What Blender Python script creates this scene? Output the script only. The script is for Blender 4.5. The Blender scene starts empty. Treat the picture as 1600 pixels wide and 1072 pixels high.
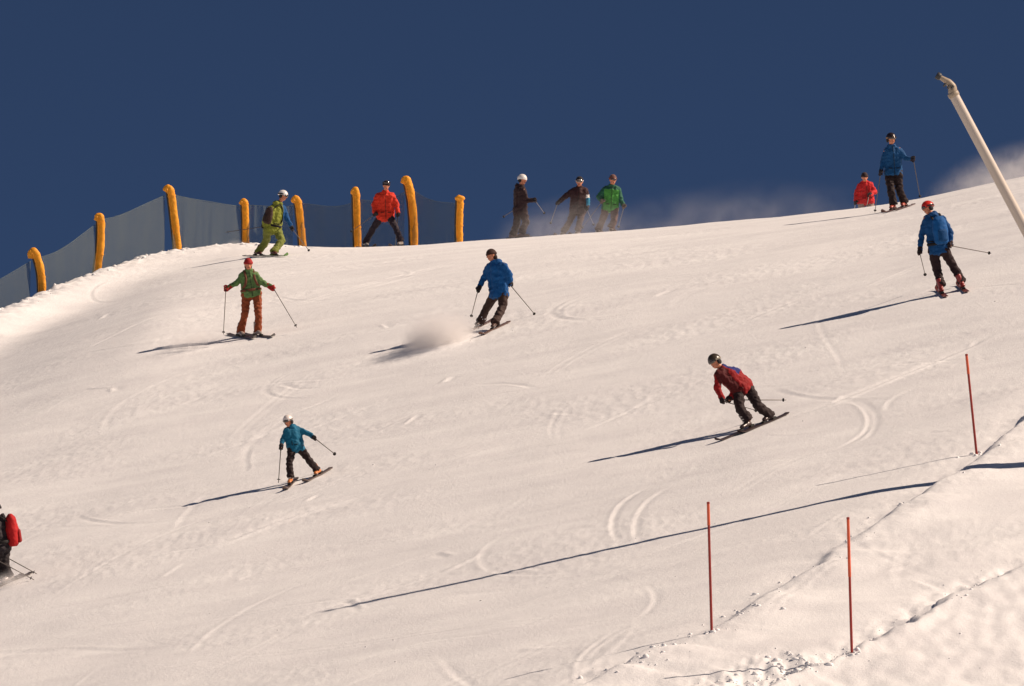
import bpy, bmesh, math, random
import numpy as np
from mathutils import Vector, Matrix

# ------------------------------------------------------------------ camera, world, sun, exposure
SC = bpy.context.scene
COL = SC.collection
F = 12000.0                     # focal length in photograph pixels (1600 wide)
TH = math.radians(13.0)          # camera pitch
CT, ST = math.cos(TH), math.sin(TH)

cam_d = bpy.data.cameras.new("camera")
cam_d.sensor_width = 36.0
cam_d.lens = F / 1600.0 * 36.0
cam_d.clip_start = 0.5
cam_d.clip_end = 6000.0
cam = bpy.data.objects.new("camera", cam_d)
cam.rotation_euler = (math.radians(90.0) + TH, 0, 0)
COL.objects.link(cam)
SC.camera = cam

SUN = Vector((0.745, -0.055, 0.655)).normalized()      # towards the sun
W = bpy.data.worlds.new("World")
SC.world = W
W.use_nodes = True
wn, wl = W.node_tree.nodes, W.node_tree.links
wn.clear()
sky = wn.new("ShaderNodeTexSky")
sky.sky_type = 'NISHITA'
sky.sun_disc = False
sky.sun_elevation = math.asin(SUN.z)
sky.sun_rotation = math.atan2(SUN.x, SUN.y)
sky.altitude = 5000
sky.air_density = 0.48
sky.dust_density = 0.0
sky.ozone_density = 4.0
bg = wn.new("ShaderNodeBackground")
bg.inputs['Strength'].default_value = 0.05
wo = wn.new("ShaderNodeOutputWorld")
wl.new(sky.outputs[0], bg.inputs[0])
wl.new(bg.outputs[0], wo.inputs[0])

sun_d = bpy.data.lights.new("sun", 'SUN')
sun_d.energy = 5.0
sun_d.angle = math.radians(0.53)
sun_d.color = (1.0, 0.815, 0.662)
sun = bpy.data.objects.new("sun", sun_d)
sun.rotation_euler = SUN.to_track_quat('Z', 'Y').to_euler()
sun.location = (60, -20, 70)
COL.objects.link(sun)

SC.view_settings.view_transform = 'Standard'
SC.view_settings.look = 'None'
SC.view_settings.exposure = 0.24
SC.view_settings.gamma = 1.0
SC.view_settings.use_curve_mapping = False
SC.cycles.use_denoising = True
SC.cycles.volume_step_rate = 1.0
SC.cycles.max_bounces = 8
SC.cycles.volume_bounces = 4

# ------------------------------------------------------------------ helpers: names, materials
def tag(o, label=None, cat=None, group=None, kind=None):
    if label: o["label"] = label
    if cat: o["category"] = cat
    if group: o["group"] = group
    if kind: o["kind"] = kind
    return o

def link(name, mesh, parent=None, mats=()):
    o = bpy.data.objects.new(name, mesh)
    COL.objects.link(o)
    for m in mats:
        mesh.materials.append(m)
    if parent is not None:
        o.parent = parent
        o.matrix_parent_inverse = Matrix.Translation(-Vector(parent.location))
    return o

def empty(name, loc):
    o = bpy.data.objects.new(name, None)
    o.empty_display_size = 0.2
    o.location = loc
    COL.objects.link(o)
    return o

def mat(name, col, rough=0.7, spec=0.3, metal=0.0, noise=0.0, nscale=8.0, bump=0.0, bscale=40.0, sheen=0.0):
    m = bpy.data.materials.new(name)
    m.use_nodes = True
    n, l = m.node_tree.nodes, m.node_tree.links
    p = n["Principled BSDF"]
    p.inputs['Base Color'].default_value = (*col, 1)
    p.inputs['Roughness'].default_value = rough
    p.inputs['Specular IOR Level'].default_value = spec
    p.inputs['Metallic'].default_value = metal
    if sheen:
        p.inputs['Sheen Weight'].default_value = sheen
    tc = n.new("ShaderNodeTexCoord")
    if noise:
        nz = n.new("ShaderNodeTexNoise")
        nz.inputs['Scale'].default_value = nscale
        nz.inputs['Detail'].default_value = 4
        l.new(tc.outputs['Object'], nz.inputs['Vector'])
        rp = n.new("ShaderNodeMapRange")
        rp.inputs['From Min'].default_value = 0.3
        rp.inputs['From Max'].default_value = 0.7
        rp.inputs['To Min'].default_value = 1 - noise
        rp.inputs['To Max'].default_value = 1 + noise
        l.new(nz.outputs['Fac'], rp.inputs['Value'])
        mx = n.new("ShaderNodeVectorMath")
        mx.operation = 'SCALE'
        mx.inputs[0].default_value = col
        l.new(rp.outputs[0], mx.inputs['Scale'])
        l.new(mx.outputs[0], p.inputs['Base Color'])
    if bump:
        nb = n.new("ShaderNodeTexNoise")
        nb.inputs['Scale'].default_value = bscale
        nb.inputs['Detail'].default_value = 3
        l.new(tc.outputs['Object'], nb.inputs['Vector'])
        b = n.new("ShaderNodeBump")
        b.inputs['Strength'].default_value = 0.6
        b.inputs['Distance'].default_value = bump
        l.new(nb.outputs['Fac'], b.inputs['Height'])
        l.new(b.outputs[0], p.inputs['Normal'])
    return m

def srgb(r, g, b):
    f = lambda c: (c / 255 / 12.92) if c / 255 <= 0.04045 else ((c / 255 + 0.055) / 1.055) ** 2.4
    return (f(r), f(g), f(b))

# ------------------------------------------------------------------ camera maths (photograph pixels -> directions)
def ray(px, py):
    u, v = (px - 800.0) / F, (536.0 - py) / F
    return np.array([u, CT - v * ST, ST + v * CT])          # scaled so that camera depth = 1

def at(px, py, D):
    return Vector(ray(px, py) * D)

def proj(p):
    yc = p[1] * CT + p[2] * ST
    zc = -p[1] * ST + p[2] * CT
    return 800 + F * p[0] / yc, 536 - F * zc / yc

# ------------------------------------------------------------------ noise
def _hash(ix, iy, seed):
    h = (ix.astype(np.int64) * 374761393 + iy.astype(np.int64) * 668265263 + seed * 1442695041) & 0xFFFFFFFF
    h = ((h ^ (h >> 13)) * 1274126177) & 0xFFFFFFFF
    return ((h ^ (h >> 16)) & 0xFFFF) / 65535.0 * 2 * math.pi

def gnoise(x, y, seed=0):
    x0, y0 = np.floor(x), np.floor(y)
    fx, fy = x - x0, y - y0
    sx = fx * fx * fx * (fx * (fx * 6 - 15) + 10)
    sy = fy * fy * fy * (fy * (fy * 6 - 15) + 10)
    def g(dx, dy):
        a = _hash(x0 + dx, y0 + dy, seed)
        return np.cos(a) * (fx - dx) + np.sin(a) * (fy - dy)
    a = g(0, 0) + (g(1, 0) - g(0, 0)) * sx
    b = g(0, 1) + (g(1, 1) - g(0, 1)) * sx
    return (a + (b - a) * sy) * 1.5

def sstep(a, b, x):
    t = np.clip((x - a) / (b - a), 0, 1)
    return t * t * (3 - 2 * t)

# ------------------------------------------------------------------ terrain
PA, PBX, PBY = -21.12, 0.2115, 0.3687        # the piste: z = PA + PBX x + PBY y
Q = 0.0017                                  # convexity towards the crest
SIL = np.array([(-500, 640), (-200, 560), (0, 489), (30, 477), (65, 462), (110, 441), (150, 427), (200, 409), (250, 393), (290, 386),
                (340, 380), (380, 377), (430, 381), (480, 384), (560, 386), (640, 383), (700, 379), (760, 376), (800, 374),
                (860, 370), (940, 365), (1000, 360), (1100, 351), (1200, 341), (1300, 331), (1350, 325), (1400, 318),
                (1450, 308), (1500, 297), (1550, 286), (1600, 276), (1800, 240), (2100, 190)], float)
UT = np.linspace(-0.11, 0.11, 221)          # azimuth table
Y0T = np.full_like(UT, 164.0)

def seg_dist(x, y, P, extend=True):
    """signed distance (positive to the right of the direction of travel), arclength fraction"""
    best = np.full(x.shape, 1e9); sd = np.zeros(x.shape); par = np.zeros(x.shape)
    n = len(P) - 1
    for i in range(n):
        ax, ay = P[i]; bx, by = P[i + 1]
        dx, dy = bx - ax, by - ay
        L2 = dx * dx + dy * dy
        t = ((x - ax) * dx + (y - ay) * dy) / L2
        lo = -1e3 if (extend and i == 0) else 0.0
        hi = 1e3 if (extend and i == n - 1) else 1.0
        t = np.clip(t, lo, hi)
        ex, ey = x - ax - t * dx, y - ay - t * dy
        d = np.hypot(ex, ey)
        s = np.sign(dx * (y - ay) - dy * (x - ax))
        m = d < best
        best = np.where(m, d, best); sd = np.where(m, -s * d, sd); par = np.where(m, i + t, par)
    return sd, par

BERM = None
LINE_A = LINE_B = MOUND = None

def base(x, y):
    ax = np.abs(x)
    xs = np.where(ax < 18, x, np.sign(x) * (18 + 12 * np.tanh((ax - 18) / 12)))
    z = PA + PBX * xs + PBY * y
    u = np.clip(x / np.maximum(y, 20.0), -0.11, 0.11)
    y0 = np.interp(u, UT, Y0T)
    t = np.maximum(0, y - y0)
    tm = (PBY + 0.02) / (2 * Q)
    tc = np.minimum(t, tm)
    z = z - Q * tc * tc - 2 * Q * tm * (t - tc)
    # snow pushed up in a bank along the fence
    if BERM is not None:
        d = y - np.interp(u, BERM[0], BERM[1])
        pxu = 800 + F * u * 0.97
        wn_ = np.interp(pxu, [-200, 60, 250, 400, 520], [15.0, 12.0, 9.0, 5.5, 4.6])
        prof = np.where(d < 0, 0.8 * np.exp(-(d / 4.0) ** 2) + 0.2 * np.exp(-(d / wn_) ** 2), np.exp(-(d / 3.5) ** 2))
        z = z + np.interp(u, BERM[0], BERM[2]) * prof
    if LINE_A is not None:
        d, par = seg_dist(x, y, LINE_A)
        wob = 0.18 * gnoise(x * 0.7, y * 0.7, 5)
        d = d + wob
        mod = 0.55 + 0.45 * np.clip(gnoise(par * 1.05, par * 0 + 0.5, 9) * 1.6, -1, 1)
        mod = np.maximum(mod, 0.9 * sstep(0.55, 0.75, par / (len(LINE_A) - 1)))
        z = z - 0.07 * np.exp(-(d / 0.55) ** 2) * (d < 0) * mod - 0.07 * np.exp(-(d / 0.12) ** 2) * (d >= 0) * mod
        z = z + (0.00 + 0.11 * mod * np.exp(-(np.maximum(d - 0.28, 0) / 1.3) ** 2)) * sstep(0.0, 0.28, d)
        z = z - 0.13 * (np.sqrt(np.clip(d - 0.2, 0, 3.5) ** 2 + 0.09) - 0.3) - 0.03 * (np.sqrt(np.clip(d - 0.2, 0, 1.2) ** 2 + 0.04) - 0.2) - 0.06 * np.clip(d - 3.7, 0, 30)
    if LINE_B is not None:
        d, par = seg_dist(x, y, LINE_B)
        d = d + 0.16 * gnoise(x * 0.7, y * 0.7, 6) + 0.11 * gnoise(x * 3.5, y * 2.2, 7)
        z = z - 0.06 * np.exp(-(d / 0.5) ** 2) * (d < 0)
        z = z + 0.13 * sstep(-0.02, 0.30, d) - 0.18 * np.minimum(np.maximum(d - 0.25, 0), 4.0)
    # a low swell below the bank
    if MOUND is not None:
        for mx, my, mh, sx_, sy_ in MOUND:
            z = z + mh * np.exp(-((x - mx) / np.where(x > mx, sx_, 3.4 * sx_)) ** 2 - ((y - my) / sy_) ** 2)
    # valley floor towards the camera
    k = 0.6
    z = np.logaddexp(z / k, (-1.9 + 0 * y) / k) * k
    return z

def smooth_path(pts, k=8):
    P = [Vector(p) for p in pts]
    P = [P[0] * 2 - P[1]] + P + [P[-1] * 2 - P[-2]]
    out = []
    for i in range(1, len(P) - 2):
        for j in range(k):
            t = j / k
            a, b, c, d = P[i - 1:i + 3]
            out.append(0.5 * ((2 * b) + (c - a) * t + (2 * a - 5 * b + 4 * c - d) * t * t + (3 * b - a - 3 * c + d) * t ** 3))
    out.append(P[-2])
    return out

def silhouette_fix(n=7):
    global Y0T
    yy = np.arange(132, 290, 0.2)
    target = np.interp
    for it in range(n + 1):
        X = UT[:, None] * yy[None, :]
        Z = base(X, np.broadcast_to(yy, X.shape))
        yc = yy * CT + Z * ST
        zc = -yy * ST + Z * CT
        row = 536 - F * zc / yc
        k = row.argmin(1)
        rmin = row[np.arange(len(UT)), k]
        pxs = 800 + F * X[np.arange(len(UT)), k] / yc[np.arange(len(UT)), k]
        err = rmin - np.interp(pxs, SIL[:, 0], SIL[:, 1])      # positive: crest too low -> move crest out
        if it == n: break
        Y0T = np.clip(Y0T + np.clip(err * 0.15, -6, 6), 90, 280)
        for _ in range(3):
            Y0T = np.convolve(np.pad(Y0T, 2, 'edge'), (0.1, 0.2, 0.4, 0.2, 0.1), 'valid')
    return err, pxs, yy[k]

def ground_hit(px, py, fn=None, lo=84.0, hi=240.0):
    fn = fn or height
    r = ray(px, py)
    def first(D):
        gz = fn(r[0] * D, r[1] * D)
        below = r[2] * D <= gz
        return (below.argmax() if below.any() else int(np.argmin(r[2] * D - gz))), gz
    D = np.arange(lo, hi, 0.4)
    k, gz = first(D)
    D = np.arange(D[max(k - 2, 0)], D[min(k + 1, len(D) - 1)] + 0.4, 0.01)
    k, gz = first(D)
    d = D[k]
    return Vector((r[0] * d, r[1] * d, float(gz[k])))

SIL0 = SIL[:, 1].copy()
SIL[:, 1] = SIL0 + np.interp(SIL[:, 0], [-500, 0, 150, 280, 400, 520], [85, 62, 50, 34, 16, 0])
err, pxs_s, ysil = silhouette_fix(24)
_px = 800 + F * UT * 0.97
_b = np.interp(_px, pxs_s, ysil) - np.interp(_px, [-300, 0, 200, 400], [10, 7.6, 4.2, 0.8])
_h = np.interp(_px, SIL[:, 0], SIL[:, 1] - SIL0) / 63.0 + np.interp(_px, [-300, 0, 200, 350], [0.2, 0.14, 0.07, 0])
for _ in range(4):
    _h = np.convolve(np.pad(_h, 2, 'edge'), (0.1, 0.2, 0.4, 0.2, 0.1), 'valid')
UT2 = np.linspace(UT[0], UT[-1], 2201)
def upsample(t, sig):
    k = np.exp(-0.5 * (np.arange(-4 * sig, 4 * sig + 1) / sig) ** 2); k /= k.sum()
    v = np.interp(UT2, UT, t)
    return np.convolve(np.pad(v, 4 * sig, 'edge'), k, 'valid')
BERM = (UT2, upsample(_b, 26), upsample(_h, 22))
SIL[:, 1] = SIL0
_m = ground_hit(215, 528, base)
MOUND = [(_m.x, _m.y, 0.26, 1.7, 9.0)]
pa = [ground_hit(px, py, base) for px, py in ((900, 1072), (1000, 1028), (1100, 984), (1240, 898), (1320, 846), (1444, 764), (1534, 708), (1600, 648))]
LINE_A = [(p.x, p.y) for p in smooth_path(pa, 3)]
pb = [ground_hit(px, py, base) for px, py in ((1190, 1076), (1240, 1050), (1330, 1020), (1460, 948), (1600, 888))]
LINE_B = [(p.x, p.y) for p in smooth_path(pb, 3)]
err, pxs_s, ysil = silhouette_fix(0)
Y0T = upsample(Y0T, 14); UT = UT2
def y_crest(px):
    return float(np.interp(px, pxs_s, ysil))

GD = np.array([0.93, 0.37])     # grooming direction on plan
def relief(x, y):
    a = x * GD[0] + y * GD[1]
    b = -x * GD[1] + y * GD[0]
    # warp the grooming direction a little so that streaks wander
    b = b + 0.5 * gnoise(a / 6.0, b / 9.0, 40)
    n = 0.060 * gnoise(a / 8.0, b / 5.0, 11)
    n += 0.024 * gnoise(a / 3.2, b / 2.2, 12)
    n += 0.0085 * gnoise(a / 1.4, b / 0.9, 13)
    n += 0.0050 * gnoise(a / 1.3, b / 0.55, 41) * sstep(-0.2, 0.5, gnoise(a / 5.0, b / 6.0, 42))
    n += 0.0040 * gnoise(a / 0.5, b / 0.45, 14)
    rough = sstep(-0.15, 0.5, gnoise(a / 3.5, b / 3.5, 20))
    n += 0.0062 * rough * gnoise(x / 0.20, y / 0.38, 15)
    n += 0.0032 * (0.35 + rough) * gnoise(x / 0.10, y / 0.26, 16)
    # ploughed lumps on the bank and on the edges of the bench
    uu = x / np.maximum(y, 20.0)
    d = y - np.interp(uu, BERM[0], BERM[1])
    w = np.exp(-((d - 0.1) / 1.6) ** 2) * np.minimum(np.interp(uu, BERM[0], BERM[2]) / 0.4, 1)
    n += w * (0.06 * gnoise(x / 0.5, y / 0.5, 17) + 0.045 * gnoise(x / 0.2, y / 0.2, 18))
    d, par = seg_dist(x, y, LINE_A)
    w = np.exp(-((d - 0.3) / 0.6) ** 2)
    n += w * (0.014 * gnoise(x / 0.45, y / 0.45, 21) + 0.010 * gnoise(x / 0.16, y / 0.16, 22))
    w = sstep(0.2, 1.0, d)
    n += w * ((0.020 * gnoise(a / 2.6, b / 1.0, 25) + 0.008 * gnoise(a / 0.8, b / 0.4, 26)))
    d, par = seg_dist(x, y, LINE_B)
    w = np.exp(-((d + 0.15) / 0.38) ** 2)
    n += np.exp(-((d + 0.5) / 0.7) ** 2) * (1 - sstep(3.0, 7.0, par)) * (0.06 * gnoise(x / 0.30, y / 0.5, 33) + 0.035 * gnoise(x / 0.12, y / 0.2, 34))
    n += w * (0.055 * gnoise(x / 0.42, y / 0.42, 23) + 0.03 * gnoise(x / 0.15, y / 0.15, 24))
    return n

TRACKS = []      # (polyline on plan, width, depth, lip)
def tracks(x, y, big=False):
    n = np.zeros(x.shape)
    for P, w, dep, lip in TRACKS:
        P2 = np.array(P)
        if big:
            r0, r1 = np.searchsorted(gy, (P2[:, 1].min() - 0.6, P2[:, 1].max() + 0.6)); c0, c1 = np.searchsorted(gx, (P2[:, 0].min() - 0.6, P2[:, 0].max() + 0.6))
            if r1 <= r0 or c1 <= c0: continue
            m = (np.arange(r0, r1)[:, None] * len(gx) + np.arange(c0, c1)[None, :]).ravel()
            d, par = seg_dist(x[m], y[m], P, False)
            e = sstep(0, 0.3 * len(P), par) * (1 - sstep(0.7 * len(P), len(P) - 1, par))
            n[m] += e * (-dep * np.exp(-(d / w) ** 2) + lip * np.exp(-((d - 1.5 * w) / (0.6 * w)) ** 2))
            continue
        m = (x > P2[:, 0].min() - 1) & (x < P2[:, 0].max() + 1) & (y > P2[:, 1].min() - 1) & (y < P2[:, 1].max() + 1)
        if not m.any(): continue
        d, par = seg_dist(x[m], y[m], P, False)
        e = sstep(0, 0.3 * len(P), par) * (1 - sstep(0.7 * len(P), len(P) - 1, par))
        n[m] += e * (-dep * np.exp(-(d / w) ** 2) + lip * np.exp(-((d - 1.5 * w) / (0.6 * w)) ** 2))
    return n

def height(x, y):
    x = np.asarray(x, float); y = np.asarray(y, float)
    return base(x, y) + relief(x, y) + tracks(x, y)
def hz(x, y):
    return float(height(np.array([x]), np.array([y]))[0])
def slope_normal(x, y, e=0.3):
    dx = (float(base(np.array([x + e]), np.array([y]))[0]) - float(base(np.array([x - e]), np.array([y]))[0])) / (2 * e)
    dy = (float(base(np.array([x]), np.array([y + e]))[0]) - float(base(np.array([x]), np.array([y - e]))[0])) / (2 * e)
    return Vector((-dx, -dy, 1)).normalized()

def track(pixels, w=0.05, dep=0.02, lip=0.015, k=6):
    pts = [ground_hit(px, py, base) for px, py in pixels]
    TRACKS.append(([(p.x, p.y) for p in smooth_path(pts, k)], max(w, 0.06), dep * 0.8, lip * 0.8))

track([(1040, 752), (1000, 768), (972, 790), (959, 815), (962, 838), (975, 850)], 0.045, 0.014, 0.012)
track([(1085, 752), (1040, 768), (1010, 790), (996, 815), (995, 838), (1005, 852)], 0.045, 0.012, 0.010)
track([(1300, 634), (1330, 628), (1352, 636), (1360, 655), (1352, 675), (1325, 694), (1290, 712)], 0.045, 0.016, 0.012)
track([(1312, 632), (1345, 627), (1366, 640), (1369, 660), (1358, 682), (1330, 700)], 0.04, 0.012, 0.010)
track([(1215, 657), (1262, 642), (1300, 630), (1340, 615), (1400, 590), (1480, 556), (1580, 508)], 0.10, 0.03, 0.035)
track([(1010, 912), (1022, 925), (1025, 940), (1012, 955), (1000, 962)], 0.06, 0.010, 0.008)
track([(1288, 470), (1280, 500), (1290, 530), (1312, 560), (1318, 590)], 0.04, 0.005, 0.004)
track([(120, 830), (215, 800), (300, 790), (420, 770)], 0.08, 0.02, 0.02)
track([(30, 925), (120, 900), (250, 868), (350, 848), (440, 815), (560, 776), (680, 740)], 0.14, 0.03, 0.035)
track([(640, 745), (760, 700), (860, 672), (980, 640), (1110, 600)], 0.10, 0.018, 0.018)
track([(250, 640), (420, 600), (520, 590), (640, 560)], 0.10, 0.015, 0.02)
track([(560, 690), (640, 650), (760, 620), (850, 606)], 0.05, 0.014, 0.012)
track([(735, 603), (790, 600), (840, 606)], 0.05, 0.02, 0.01)
track([(372, 738), (385, 735), (384, 715), (390, 690)], 0.05, 0.006, 0.008)
track([(820, 482), (900, 466), (1010, 440), (1130, 425), (1260, 398)], 0.09, 0.014, 0.018)
track([(900, 560), (1000, 540), (1130, 512), (1240, 470), (1340, 440)], 0.09, 0.014, 0.014)
track([(240, 985), (420, 950), (560, 930), (720, 890)], 0.09, 0.016, 0.016)
track([(500, 1060), (640, 1010), (780, 990), (900, 950)], 0.09, 0.016, 0.016)
track([(820, 1055), (900, 1035), (1000, 1015)], 0.05, 0.016, 0.012)
track([(1240, 352), (1300, 343), (1360, 336)], 0.10, 0.03, 0.01)
track([(1255, 740), (1350, 712), (1440, 690)], 0.04, 0.012, 0.01)
track([(430, 600), (470, 606), (505, 604)], 0.05, 0.02, 0.01)
track([(1520, 450), (1560, 446), (1600, 444)], 0.05, 0.025, 0.01)
track([(1395, 568), (1440, 566), (1500, 562)], 0.05, 0.022, 0.01)

def random_tracks():
    rnd = random.Random(12)
    done = 0
    while done < 120:
        px, py = rnd.uniform(-40, 1620), rnd.uniform(400, 1070)
        kind = rnd.random()
        g = ground_hit(px, py, base)
        a0 = math.atan2(-0.37, -0.93) + rnd.gauss(0, 0.5)       # mostly down to the left with the fall of the slope
        ln = rnd.uniform(1.5, 7.0)
        curv = rnd.gauss(0, 0.18) if kind < 0.8 else rnd.gauss(0, 0.5)
        P, a, q = [], a0, Vector((g.x, g.y))
        n = 14
        for k in range(n):
            P.append((q.x, q.y))
            a += curv * ln / n
            q = q + Vector((math.cos(a), math.sin(a) * 1.6)) * (ln / n)
        w = rnd.uniform(0.055, 0.085); dep = rnd.uniform(0.003, 0.008); lip = dep * rnd.uniform(0.5, 1.2)
        TRACKS.append((P, w, dep, lip))
        if rnd.random() < 0.55:      # the second ski
            o = rnd.uniform(0.18, 0.4)
            TRACKS.append(([(x + o * 0.35, y - o * 0.9) for x, y in P], w, dep * 0.9, lip * 0.9))
        done += 1
    for _ in range(40):              # short skid scrapes
        px, py = rnd.uniform(0, 1600), rnd.uniform(420, 1060)
        g = ground_hit(px, py, base)
        a = math.atan2(-0.37, -0.93) + rnd.gauss(0, 0.9); ln = rnd.uniform(0.3, 1.1)
        TRACKS.append(([(g.x + math.cos(a) * ln * t, g.y + math.sin(a) * ln * t * 1.5 + 0.2 * t * t) for t in (0, 0.2, 0.4, 0.6, 0.8, 1)], rnd.uniform(0.05, 0.12), rnd.uniform(0.004, 0.012), rnd.uniform(0.008, 0.02)))
random_tracks()

def axis(lo, hi, step, outer, grow=1.22):
    core = np.arange(lo, hi + step / 2, step)
    def tail(limit):
        out, d, s = [], step, 0.0
        while s < limit:
            d = min(d * grow, 200.0); s += d; out.append(s)
        return np.array(out)
    a, b = tail(outer[0]), tail(outer[1])
    return np.concatenate([(core[0] - a)[::-1], core, core[-1] + b])

gx = axis(-13.6, 13.2, 0.037, (1500, 1500))
gy = axis(110.0, 210.0, 0.080, (250, 3000))
GX, GY = np.meshgrid(gx, gy)
GZ = base(GX.ravel(), GY.ravel()) + relief(GX.ravel(), GY.ravel()) + tracks(GX.ravel(), GY.ravel(), True)
nv = GX.size
co = np.empty((nv, 3), np.float32)
co[:, 0] = GX.ravel(); co[:, 1] = GY.ravel(); co[:, 2] = GZ
nx, ny = len(gx), len(gy)
i = (np.arange(ny - 1)[:, None] * nx + np.arange(nx - 1)[None, :]).ravel()
quads = np.stack([i, i + 1, i + nx + 1, i + nx], 1).astype(np.int32)
GZ2 = GZ.reshape(ny, nx)
def height(x, y):                      # from here on read the surface that is really there
    x = np.clip(np.asarray(x, float), gx[0], gx[-1] - 1e-6); y = np.clip(np.asarray(y, float), gy[0], gy[-1] - 1e-6)
    i = np.clip(np.searchsorted(gx, x, 'right') - 1, 0, nx - 2); j = np.clip(np.searchsorted(gy, y, 'right') - 1, 0, ny - 2)
    fx = (x - gx[i]) / (gx[i + 1] - gx[i]); fy = (y - gy[j]) / (gy[j + 1] - gy[j])
    return (GZ2[j, i] * (1 - fx) + GZ2[j, i + 1] * fx) * (1 - fy) + (GZ2[j + 1, i] * (1 - fx) + GZ2[j + 1, i + 1] * fx) * fy
me = bpy.data.meshes.new("snow_slope")
me.vertices.add(nv)
me.vertices.foreach_set("co", co.ravel())
me.loops.add(quads.size)
me.loops.foreach_set("vertex_index", quads.ravel())
me.polygons.add(len(quads))
me.polygons.foreach_set("loop_start", np.arange(0, quads.size, 4, dtype=np.int32))
me.polygons.foreach_set("loop_total", np.full(len(quads), 4, np.int32))
me.polygons.foreach_set("use_smooth", np.ones(len(quads), bool))
me.update(calc_edges=True)

def snow_material():
    m = bpy.data.materials.new("snow")
    m.use_nodes = True
    n, l = m.node_tree.nodes, m.node_tree.links
    p = n["Principled BSDF"]
    p.inputs['Roughness'].default_value = 0.75
    p.inputs['Specular IOR Level'].default_value = 0.25
    tc = n.new("ShaderNodeTexCoord")
    mp = n.new("ShaderNodeMapping")
    mp.inputs['Rotation'].default_value = (0, 0, -math.atan2(GD[1], GD[0]))
    mp.inputs['Scale'].default_value = (0.35, 1.0, 1.0)
    l.new(tc.outputs['Object'], mp.inputs['Vector'])
    n1 = n.new("ShaderNodeTexNoise"); n1.inputs['Scale'].default_value = 0.9; n1.inputs['Detail'].default_value = 7; n1.inputs['Roughness'].default_value = 0.62
    l.new(mp.outputs[0], n1.inputs['Vector'])
    cr = n.new("ShaderNodeValToRGB")
    cr.color_ramp.elements[0].position = 0.32; cr.color_ramp.elements[0].color = (0.775, 0.765, 0.770, 1)
    cr.color_ramp.elements[1].position = 0.68; cr.color_ramp.elements[1].color = (0.875, 0.870, 0.865, 1)
    l.new(n1.outputs['Fac'], cr.inputs['Fac'])
    l.new(cr.outputs[0], p.inputs['Base Color'])
    n2 = n.new("ShaderNodeTexNoise"); n2.inputs['Scale'].default_value = 16; n2.inputs['Detail'].default_value = 5; n2.inputs['Roughness'].default_value = 0.65
    l.new(tc.outputs['Object'], n2.inputs['Vector'])
    b1 = n.new("ShaderNodeBump"); b1.inputs['Strength'].default_value = 0.5; b1.inputs['Distance'].default_value = 0.020
    l.new(n2.outputs['Fac'], b1.inputs['Height'])
    n3 = n.new("ShaderNodeTexNoise"); n3.inputs['Scale'].default_value = 55; n3.inputs['Detail'].default_value = 2
    l.new(tc.outputs['Object'], n3.inputs['Vector'])
    b2 = n.new("ShaderNodeBump"); b2.inputs['Strength'].default_value = 0.5; b2.inputs['Distance'].default_value = 0.009
    l.new(n3.outputs['Fac'], b2.inputs['Height'])
    l.new(b1.outputs[0], b2.inputs['Normal'])
    l.new(b2.outputs[0], p.inputs['Normal'])
    return m
M_SNOW = snow_material()
slope = link("snow_slope", me, mats=(M_SNOW,))
tag(slope, "groomed white ski slope with ski tracks, rising to the crest", "ski slope", kind="structure")

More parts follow.
